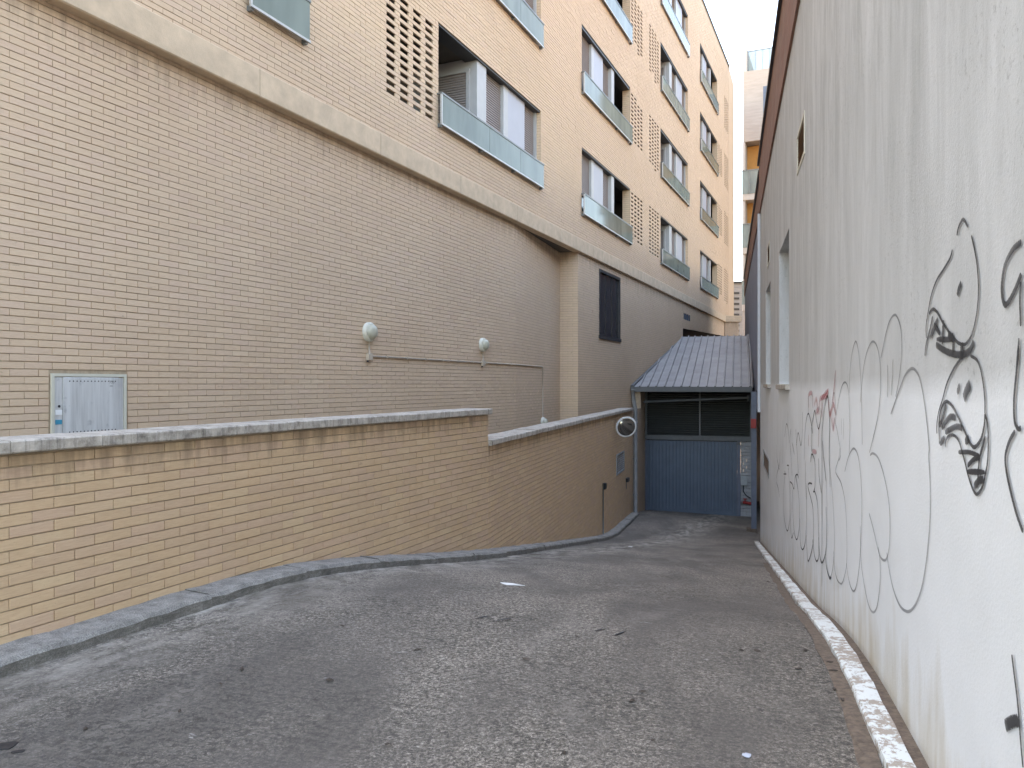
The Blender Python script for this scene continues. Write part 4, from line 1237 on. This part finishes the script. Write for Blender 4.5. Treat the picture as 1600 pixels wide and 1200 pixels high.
GRAFFITI = [
(20,0,[(3.873,1.321),(3.779,1.379),(3.682,1.439),(3.578,1.496),(3.456,1.523),(3.353,1.502),(3.288,1.452),(3.236,1.376),(3.2,1.302),(3.172,1.224),(3.177,1.189),(3.158,1.09),(3.156,0.983),(3.181,0.877),(3.227,0.765),(3.305,0.651),(3.426,0.556),(3.55,0.506),(3.696,0.496),(3.833,0.54),(3.931,0.616),(3.964,0.666)]),
(18,0,[(3.765,1.403),(3.709,1.462),(3.661,1.543),(3.64,1.629),(3.669,1.711),(3.771,1.769),(3.897,1.753),(3.99,1.697),(4.055,1.636),(4.112,1.587)]),
(18,0,[(4.721,1.354),(4.667,1.463),(4.58,1.58),(4.456,1.655),(4.327,1.68),(4.209,1.647),(4.139,1.574),(4.119,1.489),(4.132,1.397),(4.192,1.296),(4.301,1.196),(4.428,1.096)]),
(18,0,[(5.132,1.406),(5.116,1.513),(5.026,1.641),(4.891,1.71),(4.79,1.655),(4.726,1.539),(4.689,1.411),(4.667,1.254),(4.654,1.121)]),
(18,0,[(3.949,1.55),(3.943,1.475),(3.949,1.397)]),
(18,0,[(3.822,1.574),(3.843,1.475),(3.861,1.407)]),
(18,0,[(5.48,1.234),(5.473,1.124)]),
(18,0,[(5.37,1.239),(5.382,1.1)]),
(18,0,[(5.74,1.242),(5.606,1.355),(5.449,1.446),(5.312,1.472),(5.187,1.438),(5.132,1.332),(5.111,1.193),(5.132,1.027)]),
(18,0,[(6.795,1.101),(6.653,1.184),(6.535,1.316)]),
(18,0,[(6.562,0.848),(6.589,1.059),(6.518,1.211),(6.345,1.331),(6.222,1.374),(6.126,1.315),(6.103,1.188),(6.119,0.99),(6.134,0.889)]),
(18,0,[(6.103,1.158),(5.989,1.29),(5.844,1.398),(5.774,1.333),(5.774,1.203),(5.672,1.135),(5.511,1.002),(5.606,0.94)]),
(19,0,[(4.409,1.085),(4.318,1.102),(4.18,1.091),(4.051,1.033),(3.948,0.95),(3.898,0.87),(3.891,0.778),(3.914,0.694),(3.964,0.639),(4.034,0.614),(4.124,0.611),(4.199,0.642),(4.278,0.692),(4.359,0.737),(4.435,0.773)]),
(19,0,[(5.32,0.897),(5.179,0.998),(4.979,1.073),(4.82,1.056),(4.72,0.967),(4.671,0.836),(4.681,0.664),(4.72,0.511),(4.769,0.393),(4.862,0.279),(4.963,0.224),(5.08,0.224),(5.179,0.262),(5.252,0.326)]),
(19,0,[(5.543,1.032),(5.599,0.959),(5.757,0.864),(5.706,0.835),(5.496,0.806),(5.332,0.725),(5.252,0.6),(5.227,0.477),(5.239,0.338),(5.301,0.251),(5.429,0.159),(5.543,0.126),(5.684,0.12),(5.802,0.162),(5.855,0.277)]),
(19,0,[(4.72,0.658),(4.71,0.529),(4.671,0.432),(4.555,0.334),(4.435,0.28),(4.318,0.283),(4.219,0.334),(4.154,0.423),(4.124,0.523),(4.143,0.604),(4.18,0.646)]),
(19,0,[(6.137,0.898),(5.973,0.727),(5.87,0.545),(5.817,0.382),(5.863,0.209),(5.957,0.095),(6.079,0.04),(6.206,0.047),(6.311,0.099),(6.329,0.173)]),
(19,0,[(6.449,0.891),(6.311,0.75),(6.241,0.54),(6.249,0.32),(6.338,0.16),(6.544,0.042),(6.713,0.068),(6.775,0.162)]),
(19,0,[(6.573,0.949),(6.554,0.492),(6.573,0.144)]),
(17,2,[(11.109,0.968),(11.109,0.719),(11.156,0.362)]),
(17,2,[(10.211,1.119),(10.211,0.898)]),
(17,2,[(10.771,0.758),(10.452,0.945),(10.153,0.887),(9.963,0.74)]),
(17,2,[(10.494,0.852),(10.494,0.61)]),
(17,2,[(9.726,0.925),(9.87,0.775),(9.691,0.579),(9.552,0.385)]),
(17,2,[(9.518,0.773),(9.222,0.662)]),
(17,2,[(9.034,0.964),(8.959,0.84),(8.811,0.66),(8.711,0.507)]),
(17,2,[(8.959,0.788),(8.739,0.937),(8.53,0.87),(8.397,0.831),(8.267,0.948),(8.229,1.181)]),
(17,2,[(8.057,0.707),(8.021,0.906),(7.903,1.073),(7.677,1.183),(7.465,1.138),(7.264,1.022)]),
(17,2,[(7.645,1.349),(7.645,1.174)]),
(17,2,[(7.363,0.848),(7.363,1.058),(7.215,1.169),(7.092,1.23),(6.956,1.15),(6.807,1.089),(6.682,1.153),(6.641,1.269)]),
(17,2,[(6.561,0.86),(6.561,1.056),(6.444,1.22),(6.238,1.37),(6.153,1.301),(6.085,1.164),(6.098,0.956),(6.051,0.702)]),
(17,2,[(7.444,0.75),(7.363,0.826),(7.215,0.829),(7.074,0.771),(7.074,0.589),(7.168,0.526)]),
(17,2,[(6.521,1.012),(6.444,0.871),(6.295,0.715)]),
(17,2,[(6.807,0.846),(6.765,0.706),(6.601,0.584)]),
(17,2,[(7.961,0.716),(7.903,0.518),(7.845,0.357)]),
(17,2,[(12.561,0.512),(12.413,0.326),(11.856,0.206)]),
(17,2,[(11.724,0.491),(11.856,0.292),(12.413,0.092),(12.561,-0.051),(12.128,-0.104),(11.856,-0.188)]),
(17,2,[(10.351,0.425),(10.057,0.45),(10.057,0.4)]),
(17,2,[(10.994,0.243),(10.452,0.304)]),
(17,2,[(10.771,0.307),(10.662,0.281)]),
(17,2,[(9.87,0.278),(9.518,0.293),(9.27,0.271),(9.111,0.423),(8.811,0.483),(8.668,0.462)]),
(17,2,[(10.662,0.313),(10.994,-0.04),(10.881,-0.307),(10.351,-0.406),(9.963,-0.241),(9.87,-0.026),(9.963,0.247),(10.153,0.413)]),
(17,2,[(9.034,0.44),(8.668,0.283),(8.571,0.051),(8.627,-0.083),(8.884,-0.232),(9.19,-0.225),(9.384,-0.086),(9.484,0.238)]),
(17,2,[(9.87,0.272),(9.691,0.001),(9.78,-0.209),(9.603,-0.351),(9.351,-0.242)]),
(17,2,[(7.845,0.51),(7.822,0.177),(7.938,-0.07),(8.229,-0.205),(8.463,-0.174),(8.53,0.057)]),
(17,2,[(7.313,0.571),(7.569,0.544),(7.677,0.498),(7.413,0.426),(7.235,0.358),(7.196,0.179),(7.264,0.022),(7.655,-0.195),(7.788,-0.096),(7.845,0.016)]),
(17,2,[(7.215,0.511),(7.074,0.53),(6.894,0.471),(6.833,0.343),(6.782,0.062),(6.938,-0.036),(7.12,-0.02),(7.264,0.084)]),
(17,2,[(6.295,0.524),(6.259,0.298),(6.332,0.157),(6.561,0.034),(6.723,0.065),(6.807,0.192)]),
(17,2,[(6.561,0.95),(6.561,0.389),(6.561,-0.153)]),
(17,2,[(6.317,0.134),(6.259,0.066),(6.085,0.028),(5.985,0.061)]),
(45,1,[(7.623,1.24),(7.623,1.349),(7.465,1.378),(7.293,1.364),(7.235,1.251)]),
(45,1,[(7.12,1.275),(6.983,1.334),(6.894,1.281),(6.85,1.204)]),
(45,1,[(6.765,1.207),(6.723,1.324),(6.521,1.356),(6.295,1.369),(6.153,1.415)]),
(45,1,[(6.561,1.197),(6.561,1.346)]),
(45,1,[(7.028,1.207),(6.765,1.265)]),
(45,1,[(7.313,0.862),(6.938,0.884)]),
(45,1,[(7.623,0.989),(7.623,0.88)]),
(45,1,[(6.765,1.13),(6.807,0.934)]),
(45,1,[(6.153,1.345),(6.085,1.242),(5.985,1.271)]),
(45,1,[(6.608,1.336),(6.181,1.414)]),
(45,1,[(5.915,1.321),(5.74,1.556)]),
(45,1,[(6.065,1.209),(5.879,1.312),(5.74,1.251)]),
(45,1,[(5.952,1.214),(5.879,1.141),(5.809,1.22)]),
(13,3,[(2.804,1.944),(2.782,1.969),(2.733,1.982),(2.686,1.95)]),
(12,3,[(2.648,1.915),(2.616,1.866),(2.591,1.812),(2.579,1.746),(2.588,1.693),(2.61,1.649),(2.648,1.609),(2.706,1.586),(2.754,1.589)]),
(12,3,[(2.855,1.907),(2.886,1.882),(2.973,1.855),(3.057,1.831),(3.129,1.788),(3.175,1.732),(3.209,1.677),(3.204,1.633)]),
(14,3,[(3.166,1.721),(3.111,1.733),(3.049,1.716),(2.973,1.673),(2.878,1.627),(2.804,1.598),(2.754,1.587)]),
(18,3,[(3.111,1.707),(3.156,1.654),(3.204,1.614),(3.227,1.567)]),
(26,3,[(2.796,1.747),(2.782,1.766),(2.754,1.783)]),
(30,3,[(3.04,1.692),(3.147,1.63)]),
(28,3,[(2.965,1.681),(2.981,1.598)]),
(22,3,[(3.057,1.62),(2.848,1.608)]),
(26,3,[(3.066,1.602),(2.973,1.58),(2.863,1.562),(2.747,1.554),(2.667,1.563),(2.622,1.588)]),
(20,3,[(2.848,1.63),(2.848,1.558)]),
(36,3,[(2.747,1.591),(2.747,1.538)]),
(32,3,[(2.909,1.629),(2.833,1.608)]),
(24,3,[(3.093,1.678),(3.006,1.635)]),
(19,4,[(2.23,1.821),(2.284,1.814),(2.331,1.794),(2.36,1.768),(2.375,1.728),(2.37,1.693),(2.348,1.673),(2.312,1.683),(2.274,1.706),(2.23,1.74)]),
(14,4,[(2.234,1.721),(2.24,1.672),(2.234,1.607)]),
(15,4,[(2.247,1.578),(2.256,1.509)]),
(12,3,[(2.754,1.544),(2.844,1.508),(2.924,1.459),(2.974,1.408),(3.027,1.36),(3.053,1.311),(3.05,1.283)]),
(12,3,[(2.657,1.547),(2.591,1.531),(2.554,1.498),(2.53,1.455),(2.518,1.409),(2.518,1.374)]),
(14,3,[(2.518,1.374),(2.524,1.339),(2.554,1.298),(2.611,1.27),(2.657,1.277),(2.725,1.316),(2.798,1.359),(2.86,1.388),(2.932,1.4),(2.991,1.375),(3.018,1.332),(3.018,1.247)]),
(12,3,[(2.518,1.374),(2.494,1.344),(2.488,1.303),(2.492,1.245),(2.512,1.201),(2.542,1.158),(2.591,1.13),(2.63,1.139),(2.677,1.174),(2.711,1.212),(2.747,1.247),(2.783,1.278),(2.844,1.291),(2.916,1.278),(2.941,1.244)]),
(22,3,[(2.932,1.391),(2.983,1.334),(3.018,1.313)]),
(26,3,[(2.798,1.429),(2.769,1.459)]),
(40,3,[(2.725,1.413),(2.697,1.438),(2.657,1.459)]),
(26,3,[(3.009,1.248),(2.949,1.276)]),
(24,3,[(2.983,1.306),(2.891,1.347),(2.813,1.35)]),
(22,3,[(2.941,1.294),(2.813,1.32),(2.74,1.319)]),
(30,3,[(2.711,1.279),(2.67,1.29)]),
(16,3,[(2.783,1.239),(2.67,1.249),(2.566,1.246)]),
(18,3,[(2.684,1.206),(2.617,1.233),(2.56,1.243)]),
(20,3,[(2.691,1.187),(2.518,1.204)]),
(14,3,[(2.566,1.246),(2.579,1.193),(2.579,1.169)]),
(16,3,[(2.512,1.309),(2.566,1.242)]),
(26,3,[(2.617,1.149),(2.566,1.175),(2.53,1.179)]),
(15,4,[(2.249,1.558),(2.263,1.49),(2.28,1.421),(2.277,1.366),(2.254,1.346),(2.23,1.348)]),
(15,4,[(2.273,1.338),(2.316,1.307),(2.345,1.266),(2.336,1.224),(2.311,1.185),(2.282,1.147),(2.254,1.117),(2.217,1.086)]),
(13,5,[(2.296,0.75),(2.281,0.71),(2.257,0.65),(2.243,0.598),(2.23,0.539),(2.216,0.491)]),
(34,5,[(2.346,0.54),(2.305,0.568),(2.248,0.597)])]

def smooth(pts, per=7):
    if len(pts) < 3:
        return [tuple(pts[0][k] + (pts[-1][k] - pts[0][k]) * i / 4 for k in (0, 1)) for i in range(5)]
    P = [pts[0]] + list(pts) + [pts[-1]]
    out = []
    for i in range(1, len(P) - 2):
        for j in range(per):
            u = j / per
            out.append(tuple(0.5 * (2 * P[i][k] + (P[i + 1][k] - P[i - 1][k]) * u + (2 * P[i - 1][k] - 5 * P[i][k] + 4 * P[i + 1][k] - P[i + 2][k]) * u * u
                            + (3 * P[i][k] - P[i - 1][k] - 3 * P[i + 1][k] + P[i + 2][k]) * u ** 3) for k in (0, 1)))
    out.append(tuple(pts[-1]))
    return out
def graffiti(sel, name, m, label):
    v, f, uv = [], [], []
    for k, (w, c, pts) in enumerate(GRAFFITI):
        if c != sel: continue
        q = smooth(pts); hw = w * .0005 * {0: .72, 1: 1.0, 2: 1.0}.get(c, 1.0)
        o = .0035 + k * .00003
        L0 = 0.0; base = len(v)
        for i, p in enumerate(q):
            a, b = q[max(i - 1, 0)], q[min(i + 1, len(q) - 1)]
            tx, tz = b[0] - a[0], b[1] - a[1]; h = math.hypot(tx, tz) or 1
            nx, nz = -tz / h, tx / h
            e = hw * (0.55 if i in (0, len(q) - 1) else 1.0)
            v.append(RW.pt(p[0] + nx * e, o, p[1] + nz * e)); v.append(RW.pt(p[0] - nx * e, o, p[1] - nz * e))
            if i:
                j = base + 2 * i
                f.append((j - 2, j - 1, j + 1, j)); uv += [(i - 1, 0), (i - 1, 1), (i, 1), (i, 0)]
    me = bpy.data.meshes.new(name)
    o0 = ORIGIN[rb.name]
    me.from_pydata([(p[0] - o0.x, p[1] - o0.y, p[2] - o0.z) for p in v], [], f)
    lay_ = me.uv_layers.new(name='UVMap')
    for i, u in enumerate(uv): lay_.data[i].uv = u
    me.materials.append(m); me.update()
    o = link(name, me, rb); o['label'] = label
graffiti(0, 'graffiti', M['spray_grey'], 'tall outlined black bubble letters')
graffiti(2, 'graffiti', M['spray_mid'], 'narrow black scrawl on the far part of the white wall')
graffiti(1, 'graffiti', M['spray_red'], 'faint red tag behind the black letters')
graffiti(3, 'graffiti', M['spray_black'], 'two black drawn teardrop shapes with scribbled shading')
graffiti(4, 'graffiti', M['spray_black'], 'bold curved black letter at the right edge')
graffiti(5, 'graffiti', M['spray_black'], 'black stroke with a hooked blob low at the right edge')

# ------------------------------------------------------------------ blue building beyond it
bb = thing('blue_building', 'blue-grey rendered building beyond the white wall, above the garage canopy', 'building', RW.pt(25, -3, 0))
mb = MB(); mb.box(RW, T_END + .005, 38, -8, -.03, .78, 5.62); mb.build('wall', M['blue_wall'], bb)
mb = MB(); mb.box(RW, T_END + .005, 38, -8, -.30, -3.2, .775); mb.build('recessed_wall', M['garage_grey'], bb)
mb = MB(); mb.box(RW, T_END + .005, 38, -.4, 0.0, 5.625, 6.42); mb.build('brick_band', M['band'], bb)
mb = MB(); mb.box(RW, T_END + .005, 38.1, -8, .05, 6.42, 6.49); mb.build('roof_edge', M['darkmetal'], bb)
mb = MB(); mb.box(RW, T_END - .07, T_END, .002, .062, .80, 5.45); mb.build('corner_trim', M['blue_trim'], bb)
mb = MB(); mb.tube([RW.pt(19.0, .05, 1.05), RW.pt(19.8, .0, 1.22), RW.pt(20.9, .02, 1.28)], .012, 6); mb.build('cable', M['black'], bb)

# ------------------------------------------------------------------ buildings in the distance
CT = (13.84, 46.0)
TF = Frame(nF, (-dF[0], -dF[1]), -(CT[0] * dF[0] + CT[1] * dF[1]))
aT = TF.along(*CT)
tb = thing('terrace_building', 'pale brick block with orange recessed balconies beyond the alley', 'building', TF.pt(aT + 3, -5, 0))
mb = MB(); mb.box(TF, aT, aT + 9, -9, 0, 15.95, 20.15); mb.build('wall', M['far_brick'], tb)
mb = MB(); mb.box(TF, aT - .02, aT + .12, -9, -.02, -3, 15.94); mb.box(TF, aT + .13, aT + 9, -9, -4.2, -3, 15.94); mb.build('side_wall', M['white_far'], tb)
mb = MB(); mb.box(TF, aT + .13, aT + 9, -1.1, -.9, 9.3, 15.9); mb.build('loggia_wall', M['orange'], tb)
mb = MB(); mb.box(TF, aT + .13, aT + 9, -1.1, -.9, 4.0, 5.6); mb.build('brown_door', M['wood'], tb)
mb = MB(); mb.box(TF, aT + .13, aT + 9, -1.1, -.9, 6.3, 9.0); mb.build('shuttered_window', M['shutter_far'], tb)
mb = MB(); mb.box(TF, aT + 1.15, aT + 3.2, -.05, .015, 17.1, 19.1); mb.build('window', M['shutter_far'], tb)
for zf in (12.45, 9.25, 5.85):
    mb = MB(); mb.box(TF, aT - .05, aT + 9, -.9, .05, zf, zf + .35); b = mb.build('balcony', M['slab'], tb)
    mb = MB(); mb.box(TF, aT - .04, aT + 9, .05, .07, zf + .36, zf + 1.72)
    mb.box(TF, aT - .06, aT - .04, -.85, .05, zf + .36, zf + 1.72); mb.build('glass', M['glass_far'], b)
    mb = MB(); mb.box(TF, aT - .07, aT + 9, .03, .09, zf + 1.73, zf + 1.79); mb.box(TF, aT + .35, aT + .40, .03, .09, zf + .36, zf + 1.72); mb.build('handrail', M['rail'], b)
mb = MB(); mb.box(TF, aT + .25, aT + 9, -.4, -.38, 20.2, 21.45); rl = mb.build('terrace_glass', M['glass_far'], tb)
mb = MB()
mb.box(TF, aT + .2, aT + 9, -.42, -.36, 21.46, 21.5)
for i in range(14): mb.box(TF, aT + .25 + i * .4, aT + .27 + i * .4, -.36, -.33, 20.2, 21.45)
mb.build('terrace_rail', M['rail'], rl)
mb = MB(); mb.box(TF, aT - .02, aT + .2, -6, -.02, 20.16, 21.6); mb.build('parapet_end', M['white_far'], tb)
mb = MB(); mb.box(TF, aT + 1.7, aT + 3.0, -2.4, -1.4, 20.2, 22.0); ch = mb.build('chimney', M['slab'], tb)
for i in range(4):
    mb = MB(); mb.box(TF, aT + 1.6, aT + 3.1, -2.5, -1.3, 22.05 + i * .13, 22.11 + i * .13); mb.build('cowl_slat', M['darkmetal'], ch)

ob = thing('opposite_building', 'sunlit ochre building across the roofs, seen only mirrored in the balcony glass', 'building', RW.pt(20, -24, 0))
mb = MB(); mb.box(RW, -2, 46, -32, -22, -3, 21.5); mb.build('wall', M['ochre'], ob)
for f in range(5):
    for i in range(9):
        mb = MB(); mb.box(RW, 1 + i * 5, 3 + i * 5, -22.1, -21.96, 5.4 + f * 3.2, 7.2 + f * 3.2); mb.build('window', M['shutter_far'], ob)
gb = thing('perforated_building', 'low grey brick building with rows of slots in the gap between the blocks', 'building', (18.3, 62, 0))
mb = MB(); mb.hexa([(16.9, 60, -3), (26, 60, -3), (26, 64, -3), (16.9, 64, -3), (16.9, 60, 9.3), (26, 60, 9.6), (26, 64, 9.6), (16.9, 64, 9.3)]); mb.build('wall', M['far_grey'], gb)
mb = MB()
for i in range(15):
    z = 2.6 + i * .42
    for x in (17.25, 18.15):
        mb.hexa([(x, 59.97, z), (x + .5, 59.97, z), (x + .5, 60.1, z), (x, 60.1, z), (x, 59.97, z + .16), (x + .5, 59.97, z + .16), (x + .5, 60.1, z + .16), (x, 60.1, z + .16)])
mb.build('slots', M['darkin'], gb)
mb = MB(); mb.hexa([(16.8, 59.9, 9.3), (26, 59.9, 9.6), (26, 64, 9.6), (16.8, 64, 9.3), (16.8, 59.9, 9.45), (26, 59.9, 9.75), (26, 64, 9.75), (16.8, 64, 9.45)]); mb.build('roof_coping', M['darkmetal'], gb)

# ------------------------------------------------------------------ litter on the ramp
def flat_scrap(name, m, x, y, w, l, rot, lab, cat, group=None, n=9, curl=.012, thick=.003):
    v = []; g0 = ground_z(x, y)
    ring = []
    for i in range(n):
        q = 2 * math.pi * i / n; r = random.uniform(.75, 1.1)
        dx, dy = math.cos(q) * w * r / 2, math.sin(q) * l * r / 2
        X, Y = x + dx * math.cos(rot) - dy * math.sin(rot), y + dx * math.sin(rot) + dy * math.cos(rot)
        ring.append((X, Y, ground_z(X, Y) + .006 + random.uniform(0, curl)))
    v = [(x, y, g0 + .008 + curl)] + ring + [(a, b, c - thick) for a, b, c in ring]
    f = [(0, 1 + i, 1 + (i + 1) % n) for i in range(n)] + [(1 + i, 1 + n + i, 1 + n + (i + 1) % n, 1 + (i + 1) % n) for i in range(n)]
    me = bpy.data.meshes.new(name); me.from_pydata(v, [], f); me.materials.append(m); me.update()
    return tag(link(name, me), lab, cat, group)
def at(px, py, it=6):
    """a point on the ramp seen along a view ray of the photograph's camera"""
    y = 6.0
    for _ in range(40):
        x = (px - 800) / 1200 * y
        h = 1.46 - ground_z(x, y)
        y = 0.5 * y + 0.5 * h * 1200 / (py - 600)
    return ((px - 800) / 1200 * y, y)
x, y = at(801, 915); flat_scrap('paper_scrap', M['paper'], x, y, .19, .09, .1, 'crumpled white paper scrap lying mid ramp', 'paper', curl=.012)
x, y = at(1167, 1182); flat_scrap('plastic_lid', M['lid'], x, y, .038, .034, 0, 'small blue-grey plastic lid near the right kerb', 'lid', n=16, curl=.002)
x, y = at(10, 1167); flat_scrap('tar_patch', M['tar'], x, y, .085, .075, .3, 'black tar spot at the bottom left of the ramp', 'spot', n=11, curl=.001)
x, y = at(28, 1176); flat_scrap('tar_patch', M['tar'], x, y, .05, .03, .3, 'small faint tar spot beside the black one', 'spot', n=9, curl=.001)
x, y = at(985, 855); flat_scrap('paper_scrap', M['paper'], x, y, .10, .06, .6, 'tiny white paper scrap near the bend of the left kerb', 'paper')
for (px, py, l, r) in [(757, 965, .16, .75), (787, 969, .20, .8), (938, 985, .10, .7), (968, 991, .14, .9), (1345, 640, .0, 0)][:4]:
    x, y = at(px, py)
    flat_scrap('surface_cut', M['tar'], x, y, l, .016, r, 'short dark cut in the concrete halfway up the ramp', 'cut', 'short dark cuts across the middle of the ramp', n=8, curl=.001, thick=.002)
for (px, py, s) in [(652, 1017, .045), (822, 1032, .045), (515, 1064, .05), (535, 980, .03), (902, 997, .04), (1003, 1083, .04), (987, 1097, .045), (606, 1166, .03), (378, 1046, .045), (345, 1071, .03),
                    (1183, 1019, .05), (1159, 1018, .035), (1200, 910, .05), (1230, 905, .05), (1248, 1047, .05), (1303, 1050, .05), (1304, 1079, .045), (1316, 1096, .04), (1258, 1018, .05), (1296, 1037, .04), (133, 1141, .04), (280, 1113, .035), (1020, 1160, .03), (880, 1180, .03)]:
    x, y = at(px, py)
    if right_x(y) - x < 1.1: lab, grp = 'dark dry leaf scrap lying close to the white painted right kerb', 'dry leaf scraps along the right kerb'
    else: lab, grp = 'dark dry leaf scrap lying out on the open ramp', 'dry leaf scraps scattered over the open ramp'
    flat_scrap('dry_leaf', M['leaf'], x, y, s, s * .45, random.uniform(0, 3), lab, 'leaf', grp, n=6, curl=.008)
